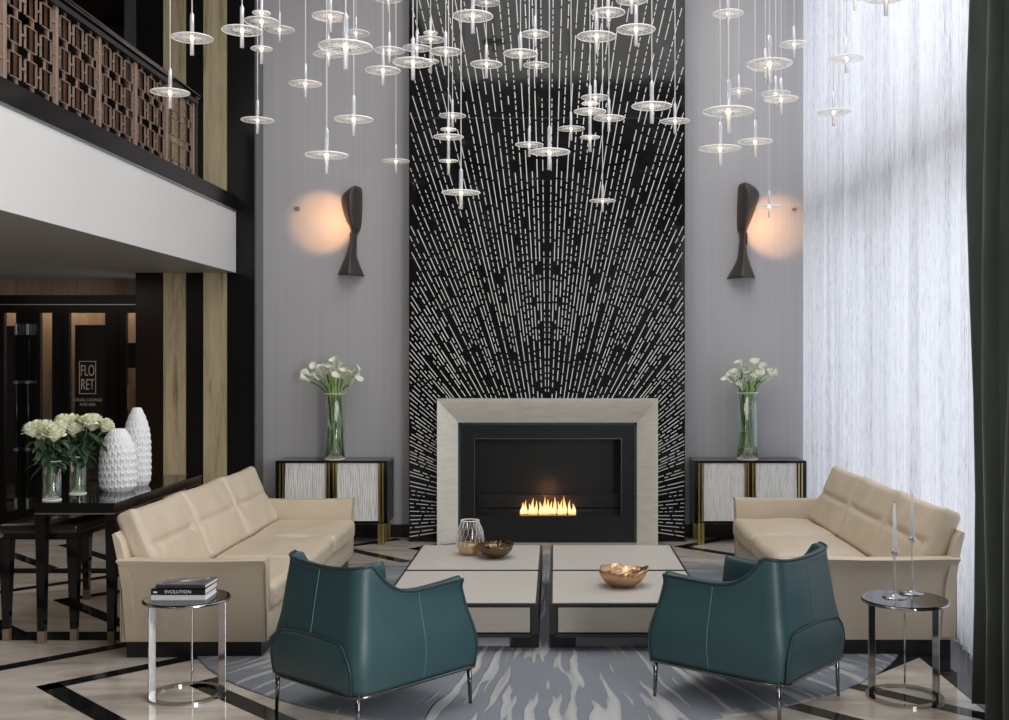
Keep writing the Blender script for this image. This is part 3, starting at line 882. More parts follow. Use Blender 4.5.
    pillow(bm, .13, .24, .045, .035, Mx, .25); obj('back_cushion', bm, M['teal_in'], t, True)
    obj('underseat', Box(-.34,.34,-.30,.30,.205,.27,.02), M['teal_pipe'], t)
    # base frame rail + legs
    bm = bmesh.new()
    fr = [plan(i/60)[0] for i in range(61)]
    pts = [Vector((p.x*.985, p.y*.985, .203)) for p in fr]
    tube(bm, pts+[ ], .011, 6, closed=True, flat=.8); obj('base_frame', bm, M['black_chrome'], t, True)
    for sx, sy in ((-1,-1),(-1,1),(1,-1),(1,1)):
        x, y = sx*.362, sy*.322
        bm = bmesh.new(); tube(bm, [(x,y,.215),(x*1.005,y*1.005,.12),(x*1.015,y*1.015,0)], [.016,.013,.010], 10, flat=.8); obj('leg', bm, M['black_chrome'], t, True)
    return t
ch = make_chair(); ch.location = (-.927, 5.65, 0); ch.rotation_euler = (0,0,math.radians(48.6))
dup(ch, (1.019, 5.845, 0), math.radians(140.4), 'teal leather armchair seen from behind, nearer the right sofa')
for c_ in (ch,): c_.name = 'armchair'

# ---------------------------------------------------------------- rug
bm = bmesh.new(); N = 128
lathe(bm, [(2.36,.001),(2.36,.005),(2.345,.009),(1.6,.009),(.8,.009),(.01,.009)], N, cap1=True)
rg = tag(obj('rug', bm, M['rug'], None, True, (-.05,7.68,0)), 'large round slate blue rug with pale carved streaks under the seating group', 'rug')
RZ = .009

# ---------------------------------------------------------------- coffee tables
M['plinth'] = mat('plinth grey', (.48,.47,.46), .3)  # pale colour stands in for the rug reflected in a polished plinth
def make_ctable(w, d):
    t = thing('coffee_table', '', 'table', (0,0,0), 0, 'square coffee tables pushed together')
    z0, z1 = .088, .298; e = .019
    bm = bmesh.new(); box(bm, -w/2, w/2, 0, d, z1-.022, z1-.004, .002)
    for sx in (-1,1): a, b = sorted((sx*w/2, sx*(w/2-.045))); box(bm, a, b, 0, d, z0, z1-.02)
    box(bm, -w/2, w/2, 0, d, z0, z0+.022); box(bm, -w/2+.04, w/2-.04, .02, d, z0+.02, z1-.02)
    obj('frame', bm, M['black_frame'], t)
    obj('top_panel', Box(-w/2+e, w/2-e, e, d-e, z1-.006, z1, .002), M['greige'], t)
    obj('drawer_front', Box(-w/2+.052, w/2-.052, .004, .022, z0+.03, z1-.028, .003), M['drawer'], t)
    obj('plinth', Box(-w/2+.12, w/2-.12, .14, d-.06, 0, z0, 0), M['plinth'], t)
    return t
ct = make_ctable(.965, 1.03)
ct['label'] = 'greige and black coffee table of the four, front left'; ct.location = (-.5825, 6.7, RZ)
dup(ct, (.4485, 6.7, RZ), 0, 'greige and black coffee table of the four, front right, holding the rose gold bowl')
dup(ct, (-.5825, 7.76, RZ), 0, 'greige and black coffee table of the four, back left, holding the bronze bowl')
dup(ct, (.4485, 7.76, RZ), 0, 'greige and black coffee table of the four, back right, empty')
for o in list(C.objects):
    if o.get('category') == 'table' and o.location.x > 0: pass
TZ = .298+RZ
# black inner feet blocks under each front table
for root in [o for o in C.objects if o.get('category') == 'table' and abs(o.location.y-6.7) < .01]:
    s_ = 1 if root.location.x < 0 else -1
    obj('foot', Box(min(s_*.32,s_*.4825), max(s_*.32,s_*.4825), .10, .9, 0, .088), M['black_satin'], root)

# glass hurricane with amber, bowls
def hurricane(loc):
    t = thing('glass_vase', 'clear teardrop glass vase with amber bottom on back left coffee table', 'vase', loc)
    prof = [(.055,0),(.085,.02),(.104,.07),(.108,.12),(.098,.18),(.075,.235),(.066,.26)]
    bm = bmesh.new(); lathe(bm, prof, 32, cap0=True); o = obj('glass_body', bm, M['bowlglass'], t, True)
    bm = bmesh.new(); lathe(bm, [(.066,.262),(.070,.262)], 32); tube(bm, [(.068*math.cos(a*PI/16), .068*math.sin(a*PI/16), .26) for a in range(32)], .003, 6, True); obj('rim', bm, M['rib'], t, True)
    bm = bmesh.new(); lathe(bm, [(.05,.006),(.080,.024),(.100,.07),(.102,.085)], 32, cap0=True, cap1=True); obj('amber_liquid', bm, M['amber'], t, True)
    bm = bmesh.new()
    for k in range(18):
        a = 2*PI*k/18
        tube(bm, [(r*1.005*math.cos(a+z*2.5), r*1.005*math.sin(a+z*2.5), z) for r, z in prof[2:]], .0008, 4)
    obj('etched_lines', bm, M['rib'], t, True)
hurricane((X(470,8.36), 8.36, TZ))
bm = bmesh.new(); lathe(bm, [(.045,0),(.06,.005),(.10,.03),(.130,.065),(.142,.105),(.138,.108),(.125,.068),(.095,.036),(.05,.014),(.001,.012)], 40, cap0=True,
     fn=lambda r,z,a: (r, z+(.008*math.sin(a*2+.5) if r > .12 else 0)))
tag(obj('bowl', bm, M['bronze'], None, True, (X(495,8.22), 8.22, TZ)), 'dark hammered bronze bowl beside the glass vase on back left coffee table', 'bowl')
def gb(r, z, a):
    k = r/.16; return (r*(1+.05*k*math.sin(2*a+.6)+.04*k*math.sin(3*a+1)+.018*math.sin(8*a)*k), z+(.010*math.sin(3*a+1.5)+.006*math.sin(8*a))*k**3)
bm = bmesh.new(); lathe(bm, [(.05,0),(.08,.006),(.12,.035),(.148,.075),(.160,.115),(.150,.118),(.135,.08),(.10,.04),(.05,.018),(.001,.015)], 64, cap0=True, fn=gb)
tag(obj('bowl', bm, M['gold'], None, True, (X(623,7.19), 7.19, TZ)), 'wavy rimmed rose gold bowl on front right coffee table', 'bowl')

# ---------------------------------------------------------------- side tables
def side_table(label, loc, angs):
    t = thing('side_table', label, 'side table', loc, 0, 'pair of round chrome side tables')
    zt_ = .524
    bm = bmesh.new(); lathe(bm, [(.215,zt_-.02),(.223,zt_-.017),(.224,zt_-.003),(.220,zt_)], 64, cap0=True, cap1=True); obj('table_top', bm, M['black_lacquer'], t)
    bm = bmesh.new(); lathe(bm, [(.2245,zt_-.018),(.2265,zt_-.016),(.2265,zt_-.008),(.2245,zt_-.006)], 64); obj('rim', bm, M['chrome'], t, True)
    bm = bmesh.new(); N = 64
    lathe(bm, [(.165,0),(.202,0),(.202,.012),(.165,.012),(.165,0)], N); 
    for f in bm.faces: f.smooth = False
    obj('base_ring', bm, M['chrome'], t)
    for a in angs:
        a = math.radians(a); bm = bmesh.new(); box(bm, -.019, .019, -.0045, .0045, .011, zt_-.018, .0015)
        bmesh.ops.transform(bm, matrix=Matrix.Rotation(a,4,'Z') @ Matrix.Translation((.1835,0,0)), verts=bm.verts); obj('leg', bm, M['chrome'], t)
    return t
side_table('round black and chrome side table with books, beside the left sofa', (-1.967,5.88,0), (5,217,100))
side_table('round black and chrome side table with candlesticks, beside the right sofa', (1.856,5.84,0), (188,72,-50))
ST = .524
def book(label, z, th, w, d, rz, mcov, mcover_top=None, xy=(-1.985,5.895)):
    t = thing('book', label, 'book', (xy[0],xy[1],z), rz, 'books on the left side table')
    bm = bmesh.new(); c_ = .003
    box(bm, -w/2, w/2, -d/2, d/2, 0, c_); box(bm, -w/2, w/2, -d/2, -d/2+c_, 0, th); box(bm, -w/2, w/2, -d/2, d/2, th-c_, th, mi=1 if mcover_top else 0)
    obj('cover', bm, [mcov, mcover_top or mcov], t)
    obj('pages', Box(-w/2+.004, w/2-.004, -d/2+c_, d/2-.004, c_, th-c_), M['cream_matte'], t)
    return t
b1 = book('white hardback book at the bottom of the stack on the left side table', ST, .030, .285, .215, .02, M['book_white'])
b2 = book('black book with white spine lettering, middle of the side table stack', ST+.030, .031, .285, .215, 0, M['book_black'], None, (-1.983,5.893))
text('spine_title', 'EVOLUTION', .024, (.0,-.1083,.0155), RX, M['letterw'], b2, 1.05, .0003)
bm = bmesh.new(); box(bm, -.13, -.11, -.1081, -.1078, .010, .018); obj('spine_mark', bm, M['letterw'], b2)
b3 = book('picture-covered book lying on top of the side table stack', ST+.061, .020, .262, .205, -.03, M['cover_dark'], M['cover'], (-1.972,5.905))
# candlesticks
def candle(label, loc, hh, ch_):
    t = thing('candlestick', label, 'candlestick', loc, 0, 'glass candlesticks')
    prof = [(.066,0),(.064,.005),(.035,.010),(.010,.018),(.006,.05),(.0075,hh*.5),(.006,hh-.06),(.009,hh-.04),(.006,hh-.032),(.020,hh-.022),(.026,hh-.006),(.021,hh+.008),(.017,hh+.010)]
    bm = bmesh.new(); lathe(bm, prof, 24, cap0=True); obj('glass_holder', bm, M['rod2'], t, True)
    t2 = thing('candle', label.replace('clear glass candlestick', 'tall white taper candle in the glass candlestick'), 'candle', (loc[0],loc[1],loc[2]+hh-.015), 0, 'taper candles')
    bm = bmesh.new(); lathe(bm, [(.0125,0),(.0120,.02),(.007,ch_),(.002,ch_+.004)], 16, cap0=True, cap1=True); obj('taper', bm, M['wax'], t2, True)
    bm = bmesh.new(); tube(bm, [(0,0,ch_),(.001,0,ch_+.012)], .0012, 6); obj('wick', bm, M['black_satin'], t2)
M['rod2'] = m_thin('crystal', (.90,.90,.93), .16, .05)
candle('clear glass candlestick, shorter and nearer the armchair', (X(894.5,5.86), 5.86, ST), .252, .262)
candle('clear glass candlestick, taller and nearer the curtain', (X(912,5.96), 5.96, ST), .298, .258)

# ---------------------------------------------------------------- console tables
def console():
    x0, x1, y0, y1, z1 = -3.27, -2.76, 6.9, 8.6, .89
    t = thing('console_table', 'tall glossy black console table behind the left sofa, carrying the vases', 'console table', ((x0+x1)/2, (y0+y1)/2, 0))
    o = t.location; w, d = (x1-x0)/2, (y1-y0)/2
    obj('table_top', Box(-w, w, -d, d, z1-.065, z1, .006), M['black_lacquer'], t)
    obj('metal_line', Box(-w+.004, w-.004, -d+.004, d-.004, z1-.072, z1-.064), M['chrome'], t)
    for sx in (-1,1):
        for sy in (-1,1):
            x, y = sx*(w-.035), sy*(d-.04)
            bm = bmesh.new(); r0, r1 = .032, .022
            for (za, zb_, a, b, mi) in ((.08, z1-.07, r1, r0, 0),):
                vs = [bm.verts.new((x+dx*r, y+dy*r, z)) for z, r in ((za,a),(zb_,b)) for dx, dy in ((-1,-1),(1,-1),(1,1),(-1,1))]
                for k in range(4): bm.faces.new((vs[k], vs[(k+1)%4], vs[4+(k+1)%4], vs[4+k]))
                bm.faces.new(vs[3::-1]); bm.faces.new(vs[4:])
            l = obj('leg', bm, M['black_lacquer'], t)
            obj('ferrule', Box(x-.0225, x+.0225, y-.0225, y+.0225, 0, .08, .002), M['copper'], l)
console()
def lowtable():
    x0, x1, y0, y1, z1 = -3.53, -3.03, 6.975, 8.25, .745
    t = thing('low_console_table', 'lower black nesting table tucked under the tall console table', 'console table', ((x0+x1)/2, (y0+y1)/2, 0))
    w, d = (x1-x0)/2, (y1-y0)/2
    smooth_angle(obj('table_top', Box(-w, w, -d, d, z1-.065, z1, .02, 3), mat('brown black lacquer', (.018,.013,.011), .15), t))
    obj('apron', Box(-w+.02, w-.02, -d+.02, d-.02, z1-.10, z1-.06), M['black_lacquer'], t)
    for sx in (-1,1):
        for sy in (-1,1):
            x, y = sx*(w-.035), sy*(d-.04); bm = bmesh.new()
            vs = [bm.verts.new((x+dx*r, y+dy*r, z)) for z, r in ((.075,.020),(z1-.09,.037)) for dx, dy in ((-1,-1),(1,-1),(1,1),(-1,1))]
            for k in range(4): bm.faces.new((vs[k], vs[(k+1)%4], vs[4+(k+1)%4], vs[4+k]))
            bm.faces.new(vs[3::-1]); bm.faces.new(vs[4:]); l = obj('leg', bm, M['black_lacquer'], t)
            obj('ferrule', Box(x-.0205, x+.0205, y-.0205, y+.0205, 0, .076, .002), M['copper'], l)
lowtable()
KZ = .89
# scaled ceramic vases
def cvase(label, loc, R, H, rows, cols, top_r):
    bm = bmesh.new(); prof = []; NZ = rows*14
    def rad(t_):
        if t_ < .12: return R*(.80+.18*math.sin(t_/.12*PI/2))
        if t_ < .45: return R*(.98+.02*math.sin((t_-.12)/.33*PI))
        k = (t_-.45)/.55; return R*.98*(1-k**2.5)+top_r*k**2.5
    for j in range(NZ+1): prof.append((rad(j/NZ), H*j/NZ))
    def fn(r, z, a):
        t_ = z/H*rows; cs = math.cos(a*cols); amp = .24
        j = int(t_)+1
        while j > 0 and t_ < j+amp*(1 if j % 2 == 0 else -1)*cs: j -= 1
        b0 = j+amp*(1 if j % 2 == 0 else -1)*cs; b1 = j+1+amp*(-1 if j % 2 == 0 else 1)*cs
        f = max(0, min(1, (t_-b0)/max(.2, b1-b0)))
        c_ = (a/(2*PI)*cols+(0 if j % 2 else .5)) % 1; x = abs(c_-.5)*2
        d = (1-x**2.4)*(.25+.75*f**1.3)*(1 if f < .88 else (1-f)/.12)
        return (r+.0125*d*min(1, r/R*1.1)*(R/.125), z)
    lathe(bm, prof, cols*8, cap0=True, fn=fn)
    lathe(bm, [(top_r,H),(top_r*.8,H-.005),(top_r*.7,H-.05)], 32, cap1=True)
    return tag(obj('ceramic_vase', bm, M['ceramic'], None, True, loc), label, 'vase', 'white ceramic vases')
cvase('shorter wide white scalloped ceramic vase at the front of the black console', (X(118,7.55),7.55,KZ), .118, .425, 9, 20, .042)
cvase('taller slim white scalloped ceramic vase behind the shorter one on the console', (X(137,7.87),7.87,KZ), .093, .555, 12, 18, .026)

# roses
def petal(bm, a0, width, r0, r1, z0, z1, curl, mi=0):
    rows = []
    for i in range(7):
        v = i/6; row = []
        for j in range(7):
            u = j/6*2-1
            a = a0+u*width*(1-.35*v**3); prof_r = r0+(r1-r0)*math.sin(v*PI/2)+curl*max(0,v-.7)**1.2
            zz = z0+(z1-z0)*v*(1-.12*u*u*v)-curl*.8*max(0,v-.78)
            row.append((prof_r*math.cos(a), prof_r*math.sin(a), zz))
        rows.append(row)
    grid(bm, rows, mi)
def rose_mesh():
    bm = bmesh.new()
    for k, (n, r0, r1, z0, z1, w, cu) in enumerate(((3,.001,.009,-.01,.048,1.2,.0),(4,.002,.016,-.015,.050,.95,.01),(5,.003,.024,-.02,.047,.8,.02),(5,.004,.031,-.025,.040,.78,.03),(6,.005,.037,-.03,.030,.68,.04),(6,.006,.041,-.034,.016,.66,.06))):
        for i in range(n): petal(bm, 2*PI*i/n+k*.7, w, r0, r1, z0, z1, cu)
    return bm
def leaf(bm, base, d, ln, w, mi=0):
    d = Vector(d).normalized(); s = d.cross(Vector((0,0,1)));
    if s.length < .1: s = Vector((1,0,0))
    s.normalize(); u = s.cross(d); rows = []
    for i in range(6):
        v = i/5; hw = w*math.sin(PI*min(1,v*.94+.03))**.8; c_ = Vector(base)+d*ln*v-Vector((0,0,1))*ln*.35*v*v
        rows.append([c_-s*hw+u*hw*.3, c_, c_+s*hw+u*hw*.3])
    grid(bm, rows, mi)
def glass_cyl(name, label, loc, r, h, water, cat='vase', group=None):
    t = thing(name, label, cat, loc, 0, group)
    bm = bmesh.new(); lathe(bm, [(r*.96,0),(r,.006),(r,h),(r*.965,h),(r*.955,.02),(.001,.018)], 40, cap0=True); obj('glass_body', bm, M['glass'], t, True)
    bm = bmesh.new(); tube(bm, [(r*math.cos(a*PI/20), r*math.sin(a*PI/20), h) for a in range(40)], .0025, 6, True); tube(bm, [(r*.97*math.cos(a*PI/20), r*.97*math.sin(a*PI/20), .004) for a in range(40)], .004, 6, True); obj('rim', bm, M['rib'], t, True)
    bm = bmesh.new(); lathe(bm, [(r*.94,.02),(r*.94,water)], 32, cap0=True, cap1=True); obj('water', bm, M['water'], t, True)
    return t
V1 = Vector((X(52,7.05), 7.05, KZ)); V2 = Vector((X(78,7.38), 7.38, KZ))
glass_cyl('glass_vase', 'round clear glass vase of roses at the left front of the black console', V1, .056, .25, .11, group='rose vases')
glass_cyl('glass_vase', 'round clear glass vase of roses behind the first on the console', V2, .053, .25, .10, group='rose vases')
rme = None; rr = random.Random(9)
roses1 = [(145,172,1.05),(235,170,1.25),(290,196,1.15),(205,203,.95),(325,158,1.0),(180,150,.9)]
roses2 = [(350,120,1.1),(408,128,1.25),(420,172,1.05),(472,122,.9),(545,125,1.25),(625,145,1.0),(510,112,.9)]
stuff_first = None
for (V, lst, grp, lab) in ((V1, roses1, 'roses in the left front vase', 'cream white rose in the left front glass vase on the console'), (V2, roses2, 'roses in the rear vase', 'cream white rose in the rear glass vase on the console')):
    for k, (cx_, cy_, s_) in enumerate(lst):
        px, py = 10+cx_/6.547, 404.5+cy_/6.547; Yd = V.y+rr.uniform(-.09,.06)
        h = P(px,py,Yd)
        t = thing('rose', lab, 'flower', (h.x,h.y,h.z), 0, grp)
        lean = Vector((h.x-V.x, h.y-V.y, .32)).normalized()
        q = Vector((0,0,1)).rotation_difference(lean)
        bmx = rose_mesh(); bmesh.ops.transform(bmx, matrix=(q.to_matrix().to_4x4() @ Matrix.Scale(1.18*s_,4)), verts=bmx.verts)
        obj('blossom', bmx, M['rose'], t, True)
        bmx = bmesh.new(); b = Vector((V.x+rr.uniform(-.03,.03), V.y+rr.uniform(-.03,.03), V.z+.03))-h
        neck = Vector((V.x,V.y,V.z+.25))-h; neck.x += (h.x-V.x)*.22+rr.uniform(-.015,.015); neck.y += rr.uniform(-.02,.02)
        pts = [b, b.lerp(neck,.5), neck, neck.lerp(Vector((0,0,-.02)),.5)+Vector((0,0,.01)), Vector((0,0,0))]
        tube(bmx, pts, .0035, 6); obj('stem', bmx, M['stem_d'], t, True)
        bmx = bmesh.new()
        for m_ in range(11):
            u = rr.uniform(-.1,.72); base = neck.lerp(Vector((0,0,0)), u); a = rr.uniform(0,2*PI)
            leaf(bmx, base, (math.cos(a), math.sin(a)*.7, rr.uniform(-.5,.4)), rr.uniform(.07,.12), rr.uniform(.022,.036))
        if k == 0:
            leaf(bmx, neck, (-.8,-.3,-.6), .13, .03); leaf(bmx, neck, (-1,0,-.05), .15, .02)
        obj('leaves', bmx, M['leaf'], t, True)

# callas
def spathe_mesh():
    bm = bmesh.new(); rows = []
    for i in range(11):
        v = i/10; r = .006+.030*v**2.2; row = []
        for j in range(17):
            a = 2*PI*j/16*.94+.19; tip = math.cos(a-PI)
            rr_ = r*(1+.30*max(0,v-.6)*max(0,tip)); z = .095*v+.045*max(0,v-.5)*max(0,tip)**2-.012*max(0,v-.6)*(1 if tip < 0 else 0)
            spin = .25*v*(j/16-.5)
            row.append((rr_*math.cos(a+spin), rr_*math.sin(a+spin), z))
        rows.append(row)
    grid(bm, rows); return bm
def callas(vloc, r, h, tips, lab, grp, seed):
    rr = random.Random(seed)
    n = len(tips)
    for k, (px, py) in enumerate(tips):
        Yd = vloc.y+rr.uniform(-.16,.10); h_ = P(px,py,Yd)
        t = thing('calla_lily', lab, 'flower', h_, 0, grp)
        out = Vector((h_.x-vloc.x, h_.y-vloc.y, .0)); d = (out*1.3+Vector((0,0,.22))).normalized()
        q = Vector((0,0,1)).rotation_difference(d); s_ = rr.uniform(1.0,1.25)
        bmx = spathe_mesh(); bmesh.ops.transform(bmx, matrix=(Matrix.Translation(-d*.085) @ q.to_matrix().to_4x4() @ Matrix.Rotation(rr.uniform(0,6.28),4,'Z') @ Matrix.Scale(s_,4)), verts=bmx.verts)
        obj('spathe', bmx, M['spathe'], t, True)
        bmx = bmesh.new(); tube(bmx, [d*-.06, d*.0], [.004,.003], 6); obj('spadix', bmx, M['spadix'], t, True)
        a0 = rr.uniform(0,2*PI); a1 = math.atan2(out.y,out.x)+rr.uniform(-.5,.5); r0 = r*rr.uniform(.3,.85)
        b = Vector((vloc.x+r0*math.cos(a0), vloc.y+r0*math.sin(a0), vloc.z+.025))-h_
        rn = r*rr.uniform(.35,.86)
        nk = Vector((vloc.x+rn*math.cos(a1), vloc.y+rn*math.sin(a1), vloc.z+h*.96))-h_
        nk2 = nk.lerp(-d*.085,.5)+Vector((0,0,.03))
        e = -d*.083; P_ = [b, b.lerp(nk,.4), nk, nk2, e]; pts = []
        for i in range(17):
            u = i/16*4; j = min(int(u),3); f = u-j; a_, b_, c_, d_ = P_[max(j-1,0)], P_[j], P_[j+1], P_[min(j+2,4)]
            pts.append(.5*((2*b_)+(-a_+c_)*f+(2*a_-5*b_+4*c_-d_)*f*f+(-a_+3*b_-3*c_+d_)*f**3))
        bmx = bmesh.new(); tube(bmx, pts, .0085, 6); obj('stem', bmx, M['stem'] if k % 3 else M['stem_d'], t, True)
CZ = .81; CVY = 10.81
VL = Vector((X(335,CVY), CVY, CZ)); VR = Vector((X(747.5,CVY), CVY, CZ))
glass_cyl('cylinder_vase', 'tall clear glass cylinder vase of callas on the left credenza', VL, .098, .64, .13, group='calla vases')
glass_cyl('cylinder_vase', 'tall clear glass cylinder vase of callas on the right credenza', VR, .104, .65, .12, group='calla vases')
tl = [(125,185),(150,165),(200,130),(235,130),(262,115),(295,100),(330,110),(300,150),(345,150),(370,155),(425,135),(430,180),(420,200),(310,180),(220,160),(180,172),(275,140),(385,165),(250,160),(330,135)]
callas(VL, .098, .64, cv(tl,280,344,5.54), 'white calla lily in the glass cylinder vase on the left credenza', 'calla lilies on the left credenza', 4)
tr_ = [(275,120),(225,175),(200,200),(250,160),(290,150),(350,115),(395,130),(330,150),(370,150),(405,155),(440,160),(470,170),(275,230),(355,185),(300,175),(425,180),(245,200),(380,175),(320,170),(450,185)]
callas(VR, .104, .65, cv(tr_,690,342.5,5.54), 'white calla lily in the glass cylinder vase on the right credenza', 'calla lilies on the right credenza', 8)

# ---------------------------------------------------------------- curtains
bm = bmesh.new(); rows = []; rc_ = random.Random(2); NYc = 520
amps = [(rc_.uniform(2.2,3.4), rc_.uniform(0,6)) for _ in range(3)]
for i in range(NYc+1):
    y = 11.03-7.9*i/NYc; row = []
    for j in range(9):
        z = .015+(ZC-.02)*j/8; k = 1-.25*z/ZC
        s_ = .030*math.sin(y*9.2+.9*math.sin(y*1.9))+.018*math.sin(y*19+1.3*math.sin(y*2.7)+.1*z)+.010*math.sin(y*41+z*.2)
        row.append((2.535-.07*max(0,min(1,(y-9.8)/.8))+s_*k, y, z))
    rows.append(row)
grid(bm, rows)
tag(obj('sheer_curtain', bm, M['sheer'], None, True), 'full-height translucent white sheer curtain over the right-hand window', 'curtain')
bm = bmesh.new(); rows = []; N = 260
for i in range(N+1):
    u = i/N; y = 5.62-1.5*u; row = []
    for j in range(13):
        z = .02+(ZC-.03)*j/12; zz = z/ZC
        ph = u*2*PI*5.5-.9
        x = 2.235+.115*math.sin(ph)*(1+.12*math.sin(3*zz+u*4))+.02*math.sin(z*1.7+u*9)
        yy = y+.05*math.cos(ph)+.012*math.sin(z*2.1+1)
        if z < .6: x += .02*(1-z/.6)*math.sin(u*30)
        row.append((x, yy, z))
    rows.append(row)
grid(bm, rows)
o = tag(obj('velvet_curtain', bm, M['velvet'], None, True), 'heavy dark green-grey velvet curtain hanging at the right edge', 'curtain')
s_ = o.modifiers.new('s','SOLIDIFY'); s_.thickness = .008

# ---------------------------------------------------------------- pendants
def disc_mesh(R_, spokes, seed):
    bm = bmesh.new()
    lathe(bm, [(.014,.006),(R_*.5,.004),(R_*.9,.000),(R_,.003)], 40, mi=0)
    tube(bm, [(R_*math.cos(a*PI/20), R_*math.sin(a*PI/20), .003) for a in range(40)], .0036, 6, True, mi=1)
    for k in range(spokes):
        a0 = 2*PI*k/spokes
        for sg in (1,-1):
            pts = [((.018+(R_-.018)*v)*math.cos(a0+sg*1.0*v*v), (.018+(R_-.018)*v)*math.sin(a0+sg*1.0*v*v), .006-.004*v) for v in (0,.25,.5,.75,1)]
            tube(bm, pts, .0017, 4, mi=1, cap=False)
    return bm
def pend_single():
    t = thing('pendant_light', '', 'pendant light', (0,0,0), 0, 'glass disc pendant lights')
    obj('glass_disc', disc_mesh(.125, 13, 1), [M['disc'], M['rib']], t, True)
    bm = bmesh.new(); lathe(bm, [(.001,-.105),(.0125,-.105),(.0125,.15),(.008,.156),(.005,.165)], 14); obj('glass_rod', bm, M['rod'], t, True)
    bm = bmesh.new(); bmesh.ops.create_uvsphere(bm, u_segments=12, v_segments=8, radius=.013); obj('bulb', bm, M['bulb'], t, True)
    bm = bmesh.new(); tube(bm, [(0,0,0),(0,0,1)], .0040, 6); obj('cord', bm, M['cord'], t, True, (0,0,.16))
    return t
def pend_triple():
    t = thing('pendant_light', '', 'pendant light', (0,0,0), 0, 'glass disc pendant lights')
    obj('glass_disc', disc_mesh(.125, 13, 1), [M['disc'], M['rib']], t, True)
    o = obj('small_glass_disc', disc_mesh(.064, 9, 2), [M['disc'], M['rib']], t, True); o.location = (0,0,.063)
    o = obj('small_glass_disc', disc_mesh(.076, 9, 2), [M['disc'], M['rib']], t, True); o.location = (0,0,-.20)
    bm = bmesh.new(); lathe(bm, [(.001,-.31),(.0125,-.31),(.0125,.20),(.009,.206),(.006,.215)], 14); obj('glass_rod', bm, M['rod'], t, True)
    for z in (.0, .063, -.2):
        bm = bmesh.new(); bmesh.ops.create_uvsphere(bm, u_segments=12, v_segments=8, radius=.014); obj('bulb', bm, M['bulb'], t, True, (0,0,z))
    bm = bmesh.new(); tube(bm, [(0,0,0),(0,0,1)], .0040, 6); obj('cord', bm, M['cord'], t, True, (0,0,.21))
    return t
PS = [(170,92.8,37.5),(192,38.5,40),(242,31,39.5),(279.5,30,29),(257.5,120.5,32),(305.4,84.3,32),(330.4,17,36),(345.6,47.5,53),(328.5,54.5,30),(356,33.6,27),
 (353.7,119.8,38),(326.6,155.7,42.5),(382.9,71,34.5),(389.3,51,30),(388.3,-1,28),(395.8,161.4,27),(413,63,40),(417,48.5,28),(445.7,52,32),(472.8,16.7,40),
 (486.2,3,26),(486.3,64.7,31.5),(452.5,116,26.5),(461,193,38),(535.3,34.6,29),(520.5,54,34),(536.3,65.6,26),(529.3,145,28),(549.4,152.4,41),(571,129,27),
 (596.5,37,39),(608,13,34),(631.5,1,30),(636,30,38),(595.2,97.8,28),(608.9,118.5,31),(651.8,106.6,40),(675,121.5,29),(602.5,201,26),(728,14,30),
 (738.8,91.5,26),(728.3,112,50),(720,149,41),(755,142,34),(769.3,64.5,45),(765.3,67.5,30),(794,44.7,29),(775.7,94,29),(781,99.5,34),(769.2,206.7,26),
 (846.5,59,33),(833.7,112.5,32),(855,-3,32),(886,-3,44)]
PT = [(261.5,22,34),(430.6,40,27),(448.5,137.3,30),(590,112,32)]
proto = {'s': pend_single(), 't': pend_triple()}; used = {'s': False, 't': False}
items = [(a,b,c,'s') for a,b,c in PS]+[(a,b,c,'t') for a,b,c in PT]
def region(px):
    if px < 200: return 'the balcony rail and oak stripes'
    if px < 263: return 'the black wall at left'
    if px < 409: return 'the left grey wall'
    if px < 547: return 'the left half of the black mural'
    if px < 685: return 'the right half of the black mural'
    if px < 798: return 'the right grey wall'
    return 'the sheer curtain'
ordn = ['lowest','second lowest','third lowest','fourth lowest','fifth lowest','sixth lowest','seventh lowest','eighth lowest','ninth lowest','tenth lowest','eleventh lowest','twelfth lowest','thirteenth lowest','fourteenth lowest','fifteenth lowest','sixteenth lowest','seventeenth lowest']
from collections import defaultdict
byreg = defaultdict(list)
for it in items: byreg[(region(it[0]), it[3])].append(it)
labels = {}
for (rg_, kd), L_ in byreg.items():
    L_.sort(key=lambda q: -q[1])
    for i, it in enumerate(L_):
        nm = 'single-disc' if kd == 's' else 'three-disc'
        labels[it] = '%s clear glass pendant light, %s before %s' % (nm, ordn[i], rg_) if len(L_) > 1 else '%s clear glass pendant light before %s' % (nm, rg_)
for it in items:
    px, py, w, kd = it
    Y = max(5.2, min(10.15, 275./w)); s_ = w*Y/F/.25; p = P(px,py,Y)
    if not used[kd]:
        o = proto[kd]; o.location = p; o.scale = (s_,)*3; o['label'] = labels[it]; used[kd] = True
    else: o = dup(proto[kd], p, random.uniform(0,.8)*0, labels[it], None, s_)
    for c_ in kids(o):
        if c_.name.startswith('cord'):
            top_ = (ZC-p.z)/s_; c_.scale = (1/s_*.95,1/s_*.95, top_-c_.location.z)

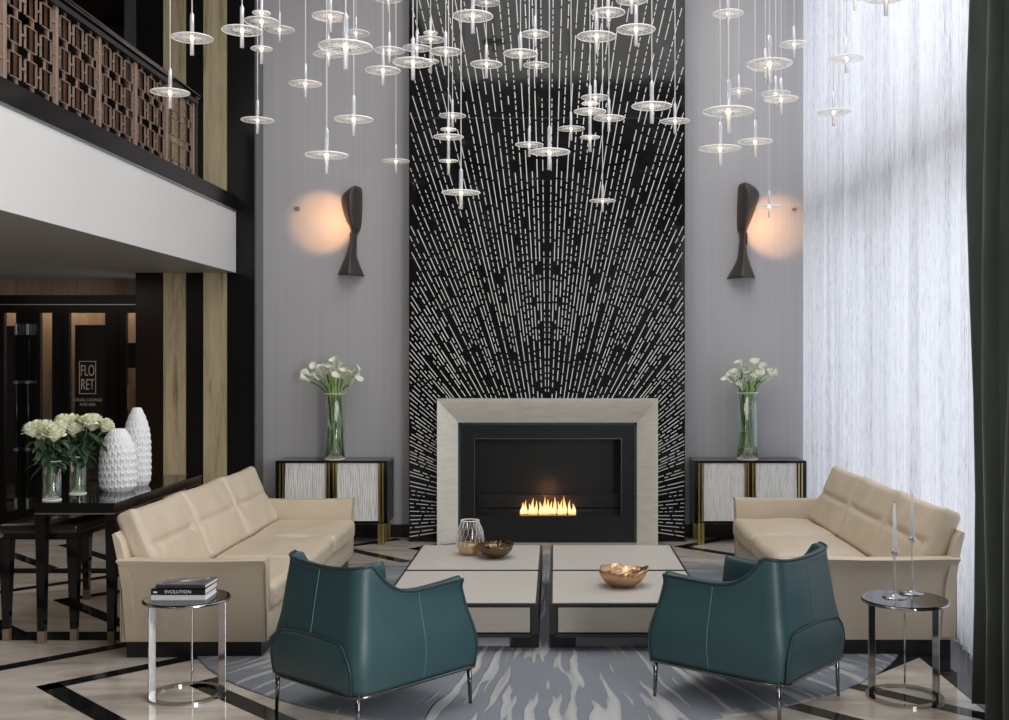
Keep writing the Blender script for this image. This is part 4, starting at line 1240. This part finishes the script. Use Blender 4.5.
# ---------------------------------------------------------------- lights
def area(name, loc, rot, sx, sy, power, col=(1,1,1)):
    l = bpy.data.lights.new(name, 'AREA'); l.shape = 'RECTANGLE'; l.size = sx; l.size_y = sy; l.energy = power; l.color = col
    o = bpy.data.objects.new(name, l); C.objects.link(o); o.location = loc; o.rotation_euler = rot; return o
area('daylight_window', (4.6, 6.5, 3.6), (0, PI/2, 0), 6.5, 10, 215, (.93,.96,1.0))
area('right_fill', (2.74, .6, 2.5), (0, PI/2, 0), 3.6, 3.0, 330, (.95,.97,1.0))  # added key lamp from the near right, set against a solid wall
area('ceiling_fill', (.2, 6.8, 6.3), (0,0,0), 4, 6, 190, (1,.98,.95))  # added overhead fill boosting the interior, no fixture built for it
area('left_fill', (-4.6, .3, 5.6), (math.radians(52),0,math.radians(-28)), 1.6, 1.6, 45, (1,.97,.93))  # small fill added high on the left, out of view
area('balcony_fill', (-5.6, 8.0, 2.6), (0,0,0), 2, 4, 22, (1,.88,.74))  # unseen lamp added to lift the dim space below the balcony
area('door_fill', (-5.2, DY+.22, 2.6), (0,0,0), 4, .16, 26, (1,.86,.68))  # strip lamp added to brighten the wood behind the door glass
def spot(loc, tgt, e, ang, blend, col):
    l = bpy.data.lights.new('spot', 'SPOT'); l.energy = e; l.spot_size = ang; l.spot_blend = blend; l.color = col; l.shadow_soft_size = .02
    o = bpy.data.objects.new('sconce_spot', l); C.objects.link(o); o.location = loc
    o.rotation_euler = (Vector(tgt)-Vector(loc)).to_track_quat('-Z','Y').to_euler()
spot(P(337,221,WY)+Vector((0,-.36,0)), P(328,222,WY), 9, math.radians(88), .38, (1,.50,.22))
spot(P(760,225,WY)+Vector((0,-.36,0)), P(770,226,WY), 8, math.radians(88), .38, (1,.50,.22))
l = bpy.data.lights.new('fire_glow', 'POINT'); l.energy = .7; l.color = (1,.45,.15); l.shadow_soft_size = .1
o = bpy.data.objects.new('fire_glow', l); C.objects.link(o); o.location = ((bx0+bx1)/2, 10.80, zb+.2)

w = bpy.data.worlds.new('world'); SC.world = w; w.use_nodes = True
bg = w.node_tree.nodes['Background']; bg.inputs[0].default_value = (.86,.91,1,1); bg.inputs[1].default_value = .8
SC.view_settings.view_transform = 'Standard'; SC.view_settings.look = 'None'; SC.view_settings.exposure = .38
SC.cycles.max_bounces = 8; SC.cycles.transparent_max_bounces = 24
SC.cycles.sample_clamp_indirect = 6
